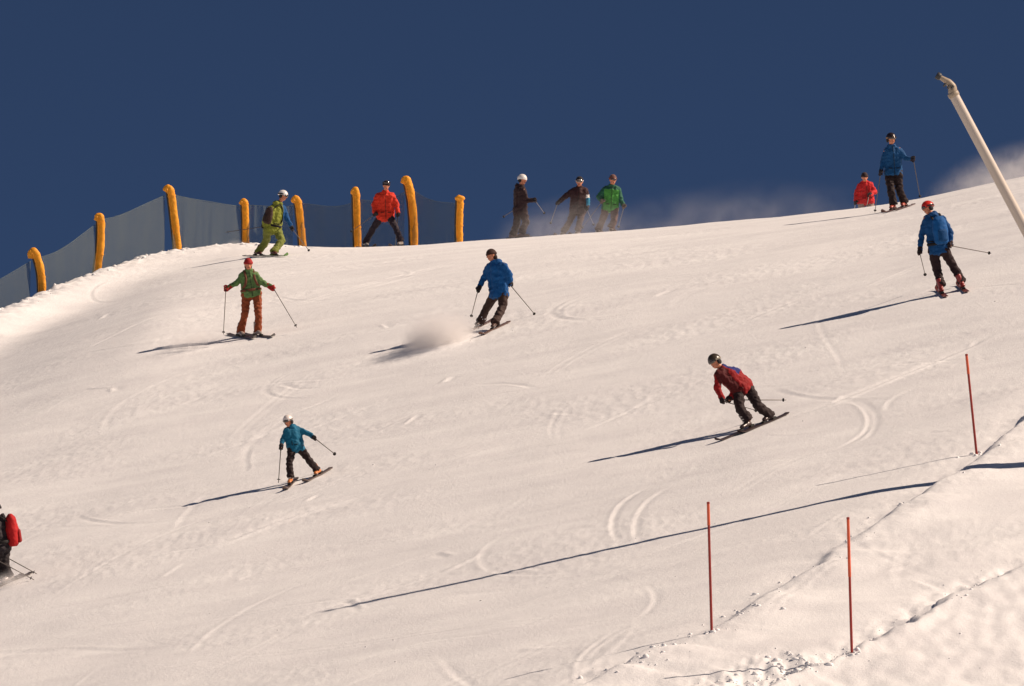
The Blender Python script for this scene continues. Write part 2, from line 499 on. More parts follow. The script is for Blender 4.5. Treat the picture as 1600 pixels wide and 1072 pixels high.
# ------------------------------------------------------------------ mesh building blocks
class MB:
    def __init__(s): s.v = []; s.f = []; s.mi = []
    def add(s, v, f, mi=0):
        o = len(s.v)
        s.v += [tuple(p) for p in v]
        s.f += [tuple(k + o for k in q) for q in f]
        s.mi += [mi] * len(f)
    def tube(s, pts, rad, n=10, mi=0, cap=True, flat=None, up=None):
        """swept tube; rad a number or a list; flat = list of (ru, rv) half axes"""
        pts = [Vector(p) for p in pts]
        m = len(pts)
        if not isinstance(rad, (list, tuple)): rad = [rad] * m
        ref = Vector(up) if up is not None else Vector((0, 0, 1))
        v, f = [], []
        prev = None
        for i, p in enumerate(pts):
            t = (pts[min(i + 1, m - 1)] - pts[max(i - 1, 0)]).normalized()
            if prev is None:
                a = ref - t * ref.dot(t)
                if a.length < 1e-3: a = Vector((1, 0, 0)) - t * t.x
            else:
                a = prev - t * prev.dot(t)
            a.normalize(); prev = a
            b = t.cross(a)
            r = rad[i]
            ra, rb = r if isinstance(r, (list, tuple)) else (r, r)
            for k in range(n):
                an = 2 * math.pi * k / n
                v.append(p + a * (ra * math.cos(an)) + b * (rb * math.sin(an)))
        for i in range(m - 1):
            for k in range(n):
                k2 = (k + 1) % n
                f.append((i * n + k, i * n + k2, (i + 1) * n + k2, (i + 1) * n + k))
        if cap:
            f.append(tuple(range(n))[::-1]); f.append(tuple((m - 1) * n + k for k in range(n)))
        s.add(v, f, mi)
    def cap(s, a, b, ra, rb, n=12, mi=0):
        """capsule with tapered radii"""
        a, b = Vector(a), Vector(b)
        t = b - a
        if t.length < 1e-6: t = Vector((0, 0, 1e-4))
        L = t.length; t = t / L
        pts, rad = [], []
        for k in range(4):
            an = math.pi / 2 * (1 - k / 4)
            pts.append(a - t * (ra * math.sin(an))); rad.append(max(ra * math.cos(an), 0.15 * ra))
        pts.append(a); rad.append(ra)
        pts.append(b); rad.append(rb)
        for k in range(1, 5):
            an = math.pi / 2 * (k / 4)
            pts.append(b + t * (rb * math.sin(an))); rad.append(max(rb * math.cos(an), 0.15 * rb))
        s.tube(pts, rad, n, mi)
    def ell(s, c, ax, n=14, m=9, mi=0, lo=-90, hi=90, close=True):
        """ellipsoid with three axis vectors; lo/hi latitude limits along the third axis"""
        c = Vector(c); A, B, C = [Vector(q) for q in ax]
        v, f = [], []
        for i in range(m + 1):
            la = math.radians(lo + (hi - lo) * i / m)
            ra = max(math.cos(la), 1e-3)
            for k in range(n):
                an = 2 * math.pi * k / n
                v.append(c + A * (ra * math.cos(an)) + B * (ra * math.sin(an)) + C * math.sin(la))
        for i in range(m):
            for k in range(n):
                k2 = (k + 1) % n
                f.append((i * n + k, i * n + k2, (i + 1) * n + k2, (i + 1) * n + k))
        if close:
            f.append(tuple(range(n))[::-1]); f.append(tuple(m * n + k for k in range(n)))
        s.add(v, f, mi)
    def box(s, c, ax, mi=0, r=0.0):
        c = Vector(c); A, B, C = [Vector(q) for q in ax]
        v = [c + A * i + B * j + C * k for k in (-1, 1) for j in (-1, 1) for i in (-1, 1)]
        f = [(0, 2, 3, 1), (4, 5, 7, 6), (0, 1, 5, 4), (2, 6, 7, 3), (0, 4, 6, 2), (1, 3, 7, 5)]
        s.add(v, f, mi)
    def mesh(s, name):
        me = bpy.data.meshes.new(name)
        me.from_pydata(s.v, [], s.f)
        me.polygons.foreach_set("material_index", s.mi)
        me.polygons.foreach_set("use_smooth", [True] * len(s.f))
        me.update()
        return me
    def build(s, name, mats, parent=None, bevel=0.0, sub=0, sharp=True):
        me = s.mesh(name)
        if bevel or sub:
            bm = bmesh.new(); bm.from_mesh(me)
            if bevel:
                bmesh.ops.bevel(bm, geom=[e for e in bm.edges if len(e.link_faces) == 2 and e.calc_face_angle(0) > 0.6], offset=bevel, segments=2, affect='EDGES', clamp_overlap=True)
            for fc in bm.faces: fc.smooth = True
            bm.to_mesh(me); bm.free()
        if sharp:
            me.set_sharp_from_angle(angle=math.radians(50))
        if not isinstance(mats, (list, tuple)): mats = (mats,)
        return link(name, me, parent, mats)

# ------------------------------------------------------------------ snow lance
M_LANCE = mat("lance_white", (0.54, 0.47, 0.40), 0.55, 0.3)
M_LANCEH = mat("lance_metal", (0.36, 0.29, 0.21), 0.5, 0.4, 0.0, noise=0.15, nscale=20)
M_DARK = mat("dark_metal", (0.05, 0.05, 0.05), 0.5)
LD = 128.5
def lance():
    foot_px = 1789.0
    bp = at(foot_px, 755, LD)
    bp.z = hz(bp.x, bp.y)
    tip = at(1489, 146, LD)
    root = empty("snow_lance", bp)
    tag(root, "tall white snowmaking lance leaning in from the edge with a bent nozzle head", "snow lance")
    d = (tip - bp).normalized()
    r = 0.087
    mb = MB()
    mb.tube([bp + d * 0.9, bp + d * 1.0, bp.lerp(tip, 0.5), tip - d * 0.02, tip], [r * 1.02, r * 1.04, r * 1.0, r * 0.97, r * 0.9], 24)
    mb.build("tube", M_LANCE, root)
    mb = MB(); mb.tube([bp + d * 0.55, bp + d * 0.6, bp.lerp(tip, 0.40), bp.lerp(tip, 0.43)], [0.15, 0.16, 0.155, 0.10], 24); mb.build("mast", M_LANCE, root)
    mb = MB()
    mb.tube([tip - d * 0.06, tip - d * 0.05, tip + d * 0.01, tip + d * 0.02], [r, r * 1.12, r * 1.12, r], 24)
    mb.build("collar", M_LANCEH, root)
    # elbow and nozzle arm
    e1 = at(1486, 133, LD); e2 = at(1478, 126, LD); e3 = at(1468, 120, LD)
    mb = MB()
    P = smooth_path([tip, at(1488, 137, LD), e1, at(1482, 128.5, LD), e2, at(1472, 122.5, LD), e3], 4)
    n = len(P)
    mb.tube(P, [r * 0.92 - 0.045 * (k / (n - 1)) for k in range(n)], 20)
    mb.build("elbow", M_LANCEH, root)
    mb = MB()
    ax = (e3 - e2).normalized()
    mb.tube([e3 - ax * 0.02, e3 - ax * 0.01, e3 + ax * 0.05, e3 + ax * 0.06], [0.05, 0.062, 0.062, 0.05], 18)
    mb.build("nozzle", M_DARK, root)
    for q, (px, py) in enumerate(((1483, 131), (1477, 128), (1489, 132))):
        c = at(px, py, LD) + Vector((0, -0.07, -0.05))
        mb = MB(); mb.tube([c, c + Vector((-0.03, -0.02, -0.05))], [0.022, 0.018], 10)
        mb.build("nozzle_jet", M_DARK, root)
    # foot: stand pipe, hinge plates
    mb = MB()
    mb.tube([bp + Vector((0, 0, -0.5)), bp + Vector((0, 0, 0.75))], 0.09, 20)
    mb.tube([bp + Vector((0, 0, 0.68)), bp + Vector((0, 0, 0.76))], 0.13, 20)
    mb.build("stand_pipe", M_LANCEH, root)
    for s in (-1, 1):
        mb = MB()
        mb.box(bp + Vector((0, s * 0.13, 0.85)) + d * 0.1, (Vector((0.11, 0, 0)), Vector((0, 0.012, 0)), Vector((0, 0, 0.22))))
        mb.build("hinge_plate", M_LANCEH, root, bevel=0.006)
lance()

# ------------------------------------------------------------------ red marker poles
M_POLE = mat("pole_red", srgb(150, 50, 42), 0.55, 0.4, noise=0.12, nscale=10)
M_POLE2 = mat("pole_orange", srgb(215, 95, 60), 0.5, 0.4, noise=0.10, nscale=10)
def marker(top, bot, split, label):
    b = ground_hit(*bot)
    D = b.y * CT + b.z * ST
    t = at(top[0], top[1], D)
    root = empty("marker_pole", b)
    tag(root, label, "marker pole", "red marker poles along the snow bank")
    d = (t - b)
    m = b + d * (1 - split)
    u = d.normalized()
    mb = MB(); mb.tube([b - u * 0.35, b + u * 0.1, m], [0.021, 0.021, 0.020], 14); mb.build("lower_shaft", M_POLE, root)
    mb = MB(); mb.tube([m - u * 0.002, m, m + u * 0.01, t - u * 0.03], [0.0205, 0.024, 0.024, 0.022], 14); mb.build("reflective_sleeve", M_POLE2, root)
    mb = MB(); mb.tube([t - u * 0.035, t - u * 0.03, t - u * 0.005, t], [0.022, 0.024, 0.024, 0.016], 14); mb.build("cap", M_POLE, root)
marker((1106.5, 784), (1112, 987), 0.18, "red marker pole standing lowest on the slope, left of the other two poles")
marker((1325, 808), (1331, 1020), 0.44, "red marker pole on the lumpy lower bank edge beside the bright corner")
marker((1510, 553), (1526, 710), 0.20, "leaning red marker pole highest up, just above the broad lance shadow")

# ------------------------------------------------------------------ safety net with padded posts
def remesh(mb, voxel=0.016, smooth=4, wrinkle=0.0, seed=0, wfreq=9.0):
    me = mb.mesh("tmp")
    o = bpy.data.objects.new("tmp", me)
    COL.objects.link(o)
    r = o.modifiers.new("r", 'REMESH'); r.mode = 'VOXEL'; r.voxel_size = voxel; r.adaptivity = 0.0
    s = o.modifiers.new("s", 'SMOOTH'); s.factor = 0.5; s.iterations = smooth
    dg = bpy.context.evaluated_depsgraph_get()
    out = bpy.data.meshes.new_from_object(o.evaluated_get(dg))
    bpy.data.objects.remove(o); bpy.data.meshes.remove(me)
    n = len(out.vertices)
    if wrinkle and n:
        co = np.empty(n * 3, np.float32); no = np.empty(n * 3, np.float32)
        out.vertices.foreach_get("co", co); out.vertices.foreach_get("normal", no)
        c = co.reshape(-1, 3).astype(float); nn = no.reshape(-1, 3)
        c0 = c - c.mean(0)
        w = gnoise(c0[:, 0] * wfreq + c0[:, 1] * 5, c0[:, 2] * wfreq * 1.6, seed) + 0.6 * gnoise(c0[:, 0] * 2.2 * wfreq, c0[:, 2] * 2.4 * wfreq + c0[:, 1] * 11, seed + 1)
        c = c + nn * (w * wrinkle)[:, None]
        out.vertices.foreach_set("co", c.astype(np.float32).ravel())
    out.polygons.foreach_set("use_smooth", [True] * len(out.polygons))
    out.update()
    return out

M_PAD = mat("post_pad_yellow", srgb(238, 158, 38), 0.6, 0.3, noise=0.12, nscale=7, bump=0.012, bscale=14)
M_POST = mat("post_metal", (0.07, 0.055, 0.04), 0.6)
POSTS = [  # pad path in pixels from the foot up to the curled end, extra depth behind the crest
    ([(64, 474), (66, 455), (64, 425), (58, 402), (53, 393), (48, 396), (47, 404)], 0.096, 0.0),
    ([(152, 438), (153, 418), (157, 388), (158, 355), (157, 340), (153, 338), (150, 345)], 0.096, 0.0),
    ([(278, 402), (277, 380), (273, 345), (269, 312), (266, 297), (261, 294), (257, 299)], 0.10, 0.3),
    ([(384, 390), (384, 372), (384, 345), (383, 322), (382, 316), (379, 315), (376, 320)], 0.09, 0.6),
    ([(474, 398), (473, 380), (470, 350), (467, 322), (464, 312), (460, 311), (458, 317)], 0.096, 1.0),
    ([(560, 400), (559, 380), (558, 345), (557, 312), (556, 299), (553, 298), (551, 304)], 0.096, 1.0),
    ([(648, 396), (647, 375), (646, 340), (642, 305), (637, 284), (633, 280), (629, 287)], 0.106, 1.0),
    ([(718, 392), (718, 372), (718, 345), (719, 322), (719, 313), (717, 309), (713, 311)], 0.09, 1.0),
]
POST_LABEL = ["leaning yellow padded post lowest on the crest, at the left end of the net",
              "upright yellow padded post second lowest, half buried in the ploughed bank",
              "tall yellow padded post standing where the white bank levels off",
              "short yellow padded post just left of the lime green skier",
              "yellow padded post with curled top just right of the lime green skier",
              "yellow padded post just left of the skier in the orange-red jacket",
              "tallest yellow padded post with bent top, just right of the orange-red jacket",
              "short yellow padded post with mushroom-like top at the right end of the net"]
def post_depth(px, extra):
    y = y_crest(px) + extra * 2 + 1.2
    z = hz(y * (px - 800) / F, y)
    return y * CT + z * ST, y
def post(k):
    path, r, extra = POSTS[k]
    D, y = post_depth(path[0][0], extra)
    pts = [at(px, py, D) for px, py in path]
    g = pts[0].copy(); g.z = min(hz(pts[0].x, pts[0].y), pts[0].z + 0.1)
    root = empty("fence_post", g)
    tag(root, POST_LABEL[k], "padded post", "yellow padded posts of the safety net")
    pts[0] = g - Vector((0, 0, 0.15))
    P = smooth_path(pts, 7)
    n = len(P)
    rnd = random.Random(k)
    rad = []
    for q in range(n):
        t = q / (n - 1)
        w = r * (1 + 0.05 * math.sin(q * 0.9 + k) + rnd.uniform(-0.03, 0.03))
        if t > 0.72: w *= 1 - 0.35 * (t - 0.72) / 0.28
        rad.append((w * 0.8, w))
    mb = MB(); mb.tube(P, rad, 20, up=(0, 1, 0))
    o = link("pad", remesh(mb, 0.015, 2, 0.006, 30 + k, 8.0), root, (M_PAD,))
    # seam flap down the side of the pad
    m = int(n * 0.72)
    mb = MB(); mb.tube([p + Vector((-r * 0.78, -r * 0.55, 0)) for p in P[2:m]], [(0.03, 0.018)] * (m - 2), 8, up=(0, 1, 0))
    mb.build("pad_flap", M_PAD, root)
    mb = MB(); mb.tube([p + Vector((-r * 1.02, 0.03, 0)) for p in P[:m]] , 0.042, 10, up=(0, 1, 0))
    mb.build("steel_post", M_POST, root)
    for t in (0.3, 0.55):
        q = int(n * t)
        c = P[q]; ax = (P[q + 1] - P[q - 1]).normalized()
        mb = MB(); mb.tube([c - ax * 0.02, c + ax * 0.02], [(r * 0.83 + 0.004, r * 1.03 + 0.004)] * 2, 20, up=(0, 1, 0))
        mb.build("strap", M_PAD, root)
    if k == 7:
        mb = MB(); c = at(718.5, 310, D)
        mb.ell(c, ((0.135, 0, 0), (0, 0.10, 0), (0, 0, 0.075)), 18, 10)
        mb.build("top_roll", M_PAD, root)
    return root
for k in range(len(POSTS)): post(k)

def net_material():
    m = bpy.data.materials.new("net_mesh")
    m.use_nodes = True
    n, l = m.node_tree.nodes, m.node_tree.links
    p = n["Principled BSDF"]
    p.inputs['Base Color'].default_value = (0.105, 0.125, 0.105, 1)
    p.inputs['Roughness'].default_value = 0.9
    tc = n.new("ShaderNodeTexCoord")
    # fine square weave, below what can be seen, plus uneven slack
    br = n.new("ShaderNodeTexBrick")
    br.offset = 0.0
    br.inputs['Scale'].default_value = 1.0
    br.inputs['Mortar Size'].default_value = 0.0055
    br.inputs['Mortar Smooth'].default_value = 0.3
    br.inputs['Brick Width'].default_value = 0.03
    br.inputs['Row Height'].default_value = 0.03
    br.inputs['Color1'].default_value = (0, 0, 0, 1); br.inputs['Color2'].default_value = (0, 0, 0, 1); br.inputs['Mortar'].default_value = (1, 1, 1, 1)
    l.new(tc.outputs['UV'], br.inputs['Vector'])
    nz = n.new("ShaderNodeTexNoise"); nz.inputs['Scale'].default_value = 1.6
    mp = n.new("ShaderNodeMapping"); mp.inputs['Scale'].default_value = (2.0, 0.25, 1)
    l.new(tc.outputs['UV'], mp.inputs['Vector']); l.new(mp.outputs[0], nz.inputs['Vector'])
    mr = n.new("ShaderNodeMapRange"); mr.inputs['From Min'].default_value = 0.3; mr.inputs['From Max'].default_value = 0.7
    mr.inputs['To Min'].default_value = 0.24; mr.inputs['To Max'].default_value = 0.40
    l.new(nz.outputs['Fac'], mr.inputs['Value'])
    mx = n.new("ShaderNodeMix"); mx.data_type = 'FLOAT'; mx.inputs[0].default_value = 0.35
    l.new(mr.outputs[0], mx.inputs[2]); l.new(br.outputs['Fac'], mx.inputs[3])
    l.new(mx.outputs[0], p.inputs['Alpha'])
    return m
M_NET = net_material()
M_ROPE = mat("net_rope", (0.12, 0.15, 0.15), 0.9)
def net():
    D0 = [post_depth(p[0][0][0], p[2]) for p in POSTS]
    root = None
    # attachment points: pixel of the net's top left and right of each post, in the plane just behind the posts
    tops = [(-70, 470, -70, 470), (48, 408, 62, 402), (150, 350, 160, 342), (258, 305, 270, 303), (376, 322, 386, 320), (458, 320, 470, 318),
            (552, 316, 560, 312), (632, 300, 644, 296), (714, 318, 720, 318)]
    dep = [D0[0][0] - 4.0] + [d[0] for d in D0]
    spans = []
    for k in range(len(tops) - 1):
        a, b = tops[k], tops[k + 1]
        spans.append(((a[2], a[3], dep[k] + 0.12), (b[0], b[1], dep[k + 1] + 0.12)))
    base_p = at(380, 380, dep[4]); base_p.z = hz(base_p.x, base_p.y)
    root = empty("safety_net", base_p)
    tag(root, "fine blue-grey safety net strung between the yellow padded posts", "safety net")
    for k, (a, b) in enumerate(spans):
        nxn, nyn = 110, 10
        v, f, uv = [], [], []
        sag = 0.13 if k else 0.05
        rope = []
        for i in range(nxn + 1):
            t = i / nxn
            D = a[2] + (b[2] - a[2]) * t
            px = a[0] + (b[0] - a[0]) * t; py = a[1] + (b[1] - a[1]) * t
            top = at(px, py, D)
            top.z -= sag * 4 * t * (1 - t) * (0.6 + 0.4 * math.sin(3 * t + k))
            rope.append(top)
            bot = hz(top.x, top.y) - 0.25
            for j in range(nyn + 1):
                s = j / nyn
                w = (0.3 + 0.7 * s) * (0.035 * math.sin(t * 33 + k + 2 * math.sin(5 * t)) + 0.020 * math.sin(t * 61 + 2 * k + 1.5 * s)) + 0.03 * math.sin(t * 9 + k)
                v.append((top.x, top.y + w, top.z * (1 - s) + bot * s)); uv.append((t * (b[0] - a[0]) / 63, s * (top.z - bot)))
        for i in range(nxn):
            for j in range(nyn):
                q = i * (nyn + 1) + j
                f.append((q, q + nyn + 1, q + nyn + 2, q + 1))
        me = bpy.data.meshes.new("net_panel")
        me.from_pydata(v, [], f)
        ul = me.uv_layers.new(name="UVMap")
        for lp in me.loops: ul.data[lp.index].uv = uv[lp.vertex_index]
        me.polygons.foreach_set("use_smooth", [True] * len(f))
        o = link("net_panel", me, root, (M_NET,))
        mb = MB(); mb.tube(rope, 0.004, 6); mb.build("top_rope", M_ROPE, o)
net()

# ------------------------------------------------------------------ people (and padding) are grown as one skin each
def zones(me, fn):
    n = len(me.polygons)
    c = np.empty(n * 3, np.float32); me.polygons.foreach_get("center", c)
    c = c.reshape(-1, 3)
    me.polygons.foreach_set("material_index", [fn(Vector(p)) for p in c])

_mats = {}
def cloth(col, kind="cloth"):
    key = (col, kind)
    if key not in _mats:
        if kind == "cloth":
            _mats[key] = mat("fabric_%d_%d_%d" % col, srgb(*col), 0.75, 0.25, noise=0.16, nscale=9, bump=0.008, bscale=30, sheen=0.05)
        elif kind == "gloss":
            _mats[key] = mat("shell_%d_%d_%d" % col, srgb(*col), 0.3, 0.5, noise=0.05, nscale=12)
        else:
            _mats[key] = mat("skin_%d_%d_%d" % col, srgb(*col), 0.5, 0.4, noise=0.08, nscale=30)
    return _mats[key]
SKIN = cloth((198, 128, 96), "skin")
LIPS = cloth((140, 70, 62), "skin")
EYE = mat("eye_dark", (0.02, 0.015, 0.012), 0.2, 0.5)
LENS = mat("goggle_lens", (0.05, 0.035, 0.03), 0.12, 0.8)
GRIP = mat("grip_black", (0.02, 0.02, 0.02), 0.6)
M_SHAFT = mat("pole_shaft", (0.12, 0.10, 0.09), 0.35, 0.5, 0.4)
M_SHAFTL = mat("pole_shaft_light", (0.45, 0.43, 0.40), 0.35, 0.5, 0.3)

def tri(pts):  # average
    r = Vector((0, 0, 0))
    for p in pts: r += p
    return r / len(pts)

def frame_of(fwd, up):
    up = up.normalized()
    f = fwd - up * fwd.dot(up)
    f.normalize()
    return f, up.cross(f), up        # forward, left-hand side of the body, up

def person(S):
    k = S.get('k', 1.0)
    # ground under the boots
    feet = []
    for (px, py) in S['boots']:
        if 'dy' in S:
            y = y_crest(px) + 2 * S['dy']
            g = Vector((y * (px - 800) / F, y, 0))
            for _ in range(4):
                g.z = hz(g.x, g.y)
                D = g.y * CT + g.z * ST
                g.x = D * (px - 800) / F
        else:
            g = ground_hit(px, py)
        feet.append(g)
    foot_D = [g.y * CT + g.z * ST for g in feet]
    D0 = sum(foot_D) / 2
    tf = Vector((S['tf'][0], S['tf'][1], 0)).normalized()      # torso facing on plan
    hf = Vector((S['hf'][0], S['hf'][1], S['hf'][2] if len(S['hf']) > 2 else -0.15)).normalized()
    fd = tf.y
    J = {}
    def pt(p, d=0.0): return at(p[0], p[1], D0 + d)
    side = Vector((tf.y, -tf.x, 0))      # image-side vector of the shoulder line
    # shoulders turn with the torso: depth of the picture-left / picture-right shoulder
    sdep = -tf.x * 0.17 * k * (1 if fd < 0 else -1)
    ho = S.get('hipd', 0.0)
    J['sh'] = [pt(S['sh'][0], S.get('shd', 0.0) - sdep), pt(S['sh'][1], S.get('shd', 0.0) + sdep)]
    J['hip'] = [pt(S['hip'][0], ho - sdep * 0.6), pt(S['hip'][1], ho + sdep * 0.6)]
    ed = S.get('eld', (0.03 * fd, 0.03 * fd)); hd = S.get('had', (0.16 * fd, 0.16 * fd))
    J['el'] = [pt(S['el'][i], S.get('shd', 0.0) + (-sdep, sdep)[i] + ed[i]) for i in (0, 1)]
    J['ha'] = [pt(S['ha'][i], S.get('shd', 0.0) + (-sdep, sdep)[i] + hd[i]) for i in (0, 1)]
    J['an'] = []; J['kn'] = []
    for i in (0, 1):
        g = feet[i]
        a = at(S['an'][i][0], S['an'][i][1], foot_D[i])
        a.z = min(max(a.z, g.z + 0.12 * k), g.z + 0.26 * k) if 'dy' not in S else g.z + 0.16 * k
        J['an'].append(a)
        kd = (J['hip'][i].y - 0) 
        mid_D = (D0 + foot_D[i]) / 2 + S.get('knd', 0.10) * fd * k
        kk = at(S['kn'][i][0], S['kn'][i][1], mid_D)
        if 'dy' in S and S['dy'] > 5:
            kk = J['hip'][i].lerp(a, 0.5) + tf * 0.08
        J['kn'].append(kk)
    head = pt(S['head'], S.get('hdd', S.get('shd', 0.0) + 0.05 * fd))
    chest = tri(J['sh']); pelvis = tri(J['hip'])
    up = (chest - pelvis).normalized()
    neck = chest + (head - chest) * 0.35
    hup = (head - neck).normalized()
    hF, hS, hU = frame_of(hf, (hup + Vector((0, 0, 0.8))).normalized())
    tF, tS, tU = frame_of(tf, up)
    base_pt = tri(feet)
    root = empty("person", base_pt)
    tag(root, S['label'], "skier", "skiers on the slope")
    seed = S['seed']
    C = S['col']

    # ---- body: one continuous figure
    mb = MB()
    hc = head
    mb.ell(hc + hU * 0.015 * k, (hF * 0.098 * k, hS * 0.078 * k, hU * 0.108 * k), 16, 12)          # cranium
    mb.ell(hc - hU * 0.06 * k + hF * 0.03 * k, (hF * 0.066 * k, hS * 0.058 * k, hU * 0.066 * k), 14, 10)   # jaw
    mb.cap(hc + hF * 0.088 * k + hU * 0.012 * k, hc + hF * 0.112 * k - hU * 0.03 * k, 0.011 * k, 0.018 * k, 8)  # nose
    for s in (-1, 1):
        mb.ell(hc + hS * 0.08 * s * k - hU * 0.01 * k, (hF * 0.022 * k, hS * 0.012 * k, hU * 0.032 * k), 8, 6)   # ears
    mb.cap(hc - hU * 0.05 * k - hF * 0.01, chest - tU * 0.02, 0.05 * k, 0.062 * k)
    mb.cap(J['sh'][0], J['sh'][1], 0.06 * k, 0.06 * k)
    mb.cap(chest - tU * 0.06, pelvis, 0.11 * k, 0.105 * k)
    for i in (0, 1):
        mb.cap(J['sh'][i].lerp(chest, 0.35), J['hip'][i], 0.075 * k, 0.075 * k)
        mb.cap(J['sh'][i], J['el'][i], 0.048 * k, 0.038 * k)
        mb.cap(J['el'][i], J['ha'][i], 0.038 * k, 0.026 * k)
        mb.ell(J['ha'][i], ((0.024 * k, 0, 0), (0, 0.03 * k, 0), (0, 0, 0.032 * k)), 8, 6)
        mb.cap(J['hip'][i], J['kn'][i], 0.075 * k, 0.052 * k)
        mb.cap(J['kn'][i], J['an'][i], 0.052 * k, 0.036 * k)
    mb.cap(J['hip'][0], J['hip'][1], 0.09 * k, 0.09 * k)
    me = remesh(mb, 0.012, 3)
    link("body", me, root, (SKIN,))
    for s in (-1, 1):
        mb = MB(); mb.ell(hc + hF * 0.092 * k + hS * 0.032 * s * k + hU * 0.018 * k, (hF * 0.008 * k, hS * 0.013 * k, hU * 0.008 * k), 10, 6)
        mb.build("eye", EYE, root)
    mb = MB(); mb.tube([hc + hF * 0.090 * k - hU * 0.068 * k + hS * 0.024 * k, hc + hF * 0.098 * k - hU * 0.066 * k, hc + hF * 0.090 * k - hU * 0.068 * k - hS * 0.024 * k], [0.004, 0.007, 0.004], 8)
    mb.build("mouth", LIPS, root)

    # ---- jacket
    mb = MB()
    jr = S.get('bulk', 1.0) * k
    mb.cap(J['sh'][0].lerp(chest, 0.1) - tU * 0.02, J['sh'][1].lerp(chest, 0.1) - tU * 0.02, 0.075 * jr, 0.075 * jr)
    mb.cap(chest - tU * 0.05, pelvis + tU * 0.02, 0.135 * jr, 0.135 * jr, 16)
    for i in (0, 1):
        mb.cap(J['sh'][i].lerp(chest, 0.30) - tU * 0.03, J['hip'][i].lerp(pelvis, 0.1), 0.105 * jr, 0.118 * jr)
        mb.cap(neck - tU * 0.03, J['sh'][i], 0.075 * k, 0.066 * jr)
        mb.cap(J['sh'][i] - tU * 0.012, J['el'][i], 0.072 * jr, 0.062 * jr)
        cuff = J['el'][i].lerp(J['ha'][i], 0.84)
        mb.cap(J['el'][i], cuff, 0.062 * jr, 0.050 * jr)
    mb.tube([chest - tU * 0.02, neck - tU * 0.02, neck + (hc - neck) * 0.30], [0.105 * k, 0.085 * k, 0.080 * k], 14)
    hem = J['hip'][0].lerp(J['hip'][1], 0.5) - tU * 0.06 * k
    hw = (J['hip'][1] - J['hip'][0]).length / 2
    sd = (J['hip'][1] - J['hip'][0]).normalized()
    bk = tU.cross(sd).normalized()
    mb.tube([pelvis + tU * 0.12 * k, pelvis, hem], [((0.145) * jr, hw + 0.095 * jr), (0.155 * jr, hw + 0.115 * jr), (0.150 * jr, hw + 0.112 * jr)], 18, up=bk)
    if S.get('hood', True):
        mb.ell(neck - tF * 0.10 * k, (tF * 0.06 * k, tS * 0.10 * k, tU * 0.075 * k), 12, 8)
    me = remesh(mb, 0.014, 2, 0.015, seed)
    jm = [cloth(c) for c in C['jacket']]
    o_j = link("jacket", me, root, jm)
    if len(jm) > 1:
        zf = S['zone']
        zones(me, lambda p: zf(p, J, chest, pelvis, tF, tS, tU, k))
    # zip and pocket flaps on the front
    mb = MB()
    zt, zb = neck + tF * 0.085 * k, hem + tF * 0.160 * jr + tU * 0.02
    mb.tube([zt, chest - tU * 0.10 + tF * 0.140 * jr, pelvis + tU * 0.06 + tF * 0.160 * jr, zb], 0.008, 6)
    mb.build("zip", cloth(tuple(int(c * 0.45) for c in C['jacket'][0])), root)

    # pocket flaps
    for s_ in (-1, 1):
        b = MB(); c = chest.lerp(pelvis, 0.80) + tF * 0.150 * jr + tS * (0.09 * s_ * k)
        b.box(c, (tS * 0.045 * k, tF * 0.014, tU * 0.016 * k)); b.build("pocket_flap", cloth(tuple(int(q * 0.6) for q in C['jacket'][0])), root, bevel=0.004)
    # ---- trousers
    mb = MB()
    mb.cap(J['hip'][0], J['hip'][1], 0.118 * k, 0.118 * k)
    mb.cap(pelvis, pelvis + tU * 0.08, 0.12 * k, 0.11 * k)
    tb = S.get('leg', 1.0) * k
    for i in (0, 1):
        mb.cap(J['hip'][i], J['kn'][i], 0.105 * tb, 0.082 * tb)
        mb.cap(J['kn'][i], J['kn'][i].lerp(J['an'][i], 0.78), 0.082 * tb, 0.080 * tb)
        low = J['kn'][i].lerp(J['an'][i], 0.62)
        mb.tube([low, J['kn'][i].lerp(J['an'][i], S.get('cuffend', 1.08))], [0.080 * tb, 0.094 * tb], 14)
    me = remesh(mb, 0.014, 2, 0.016, seed + 7)
    link("trousers", me, root, (cloth(C['trousers']),))

    # ---- boots, skis
    tips = S['ski']
    L = S.get('ski_len', 1.62 * (0.8 if k < 0.9 else 1.0))
    for i in (0, 1):
        g = feet[i]
        n = slope_normal(g.x, g.y)
        t = tips[i]
        if t[0] == 'px':
            tp = ground_hit(t[1], t[2]); v = tp - g
        else:
            v = Vector((t[1], t[2], 0)); v.z = -(n.x * v.x + n.y * v.y) / n.z
        v.normalize()
        sv = n.cross(v).normalized()
        sole = g + n * 0.055
        shin = (J['kn'][i] - J['an'][i]).normalized()
        mb = MB()
        heel = sole - v * 0.10 * k; toe = sole + v * 0.19 * k
        mb.tube([heel - v * 0.02 + n * 0.03, heel + n * 0.045 * k, sole + v * 0.06 * k + n * 0.045 * k, toe - v * 0.04 * k + n * 0.035 * k, toe + n * 0.028 * k],
                [(0.03 * k, 0.035 * k), (0.045 * k, 0.052 * k), (0.045 * k, 0.055 * k), (0.036 * k, 0.05 * k), (0.02 * k, 0.032 * k)], 14, up=n)
        cuffp = sole + n * 0.05 * k - v * 0.045 * k
        top = cuffp + (shin * 0.85 + n * 0.15).normalized() * 0.22 * k
        mb.tube([cuffp, cuffp.lerp(top, 0.35), cuffp.lerp(top, 0.7), top], [0.050 * k, 0.055 * k, 0.060 * k, 0.062 * k], 14)
        me = remesh(mb, 0.011, 2)
        bo = link("boot", me, root, (cloth(C['boots'], "gloss"),))
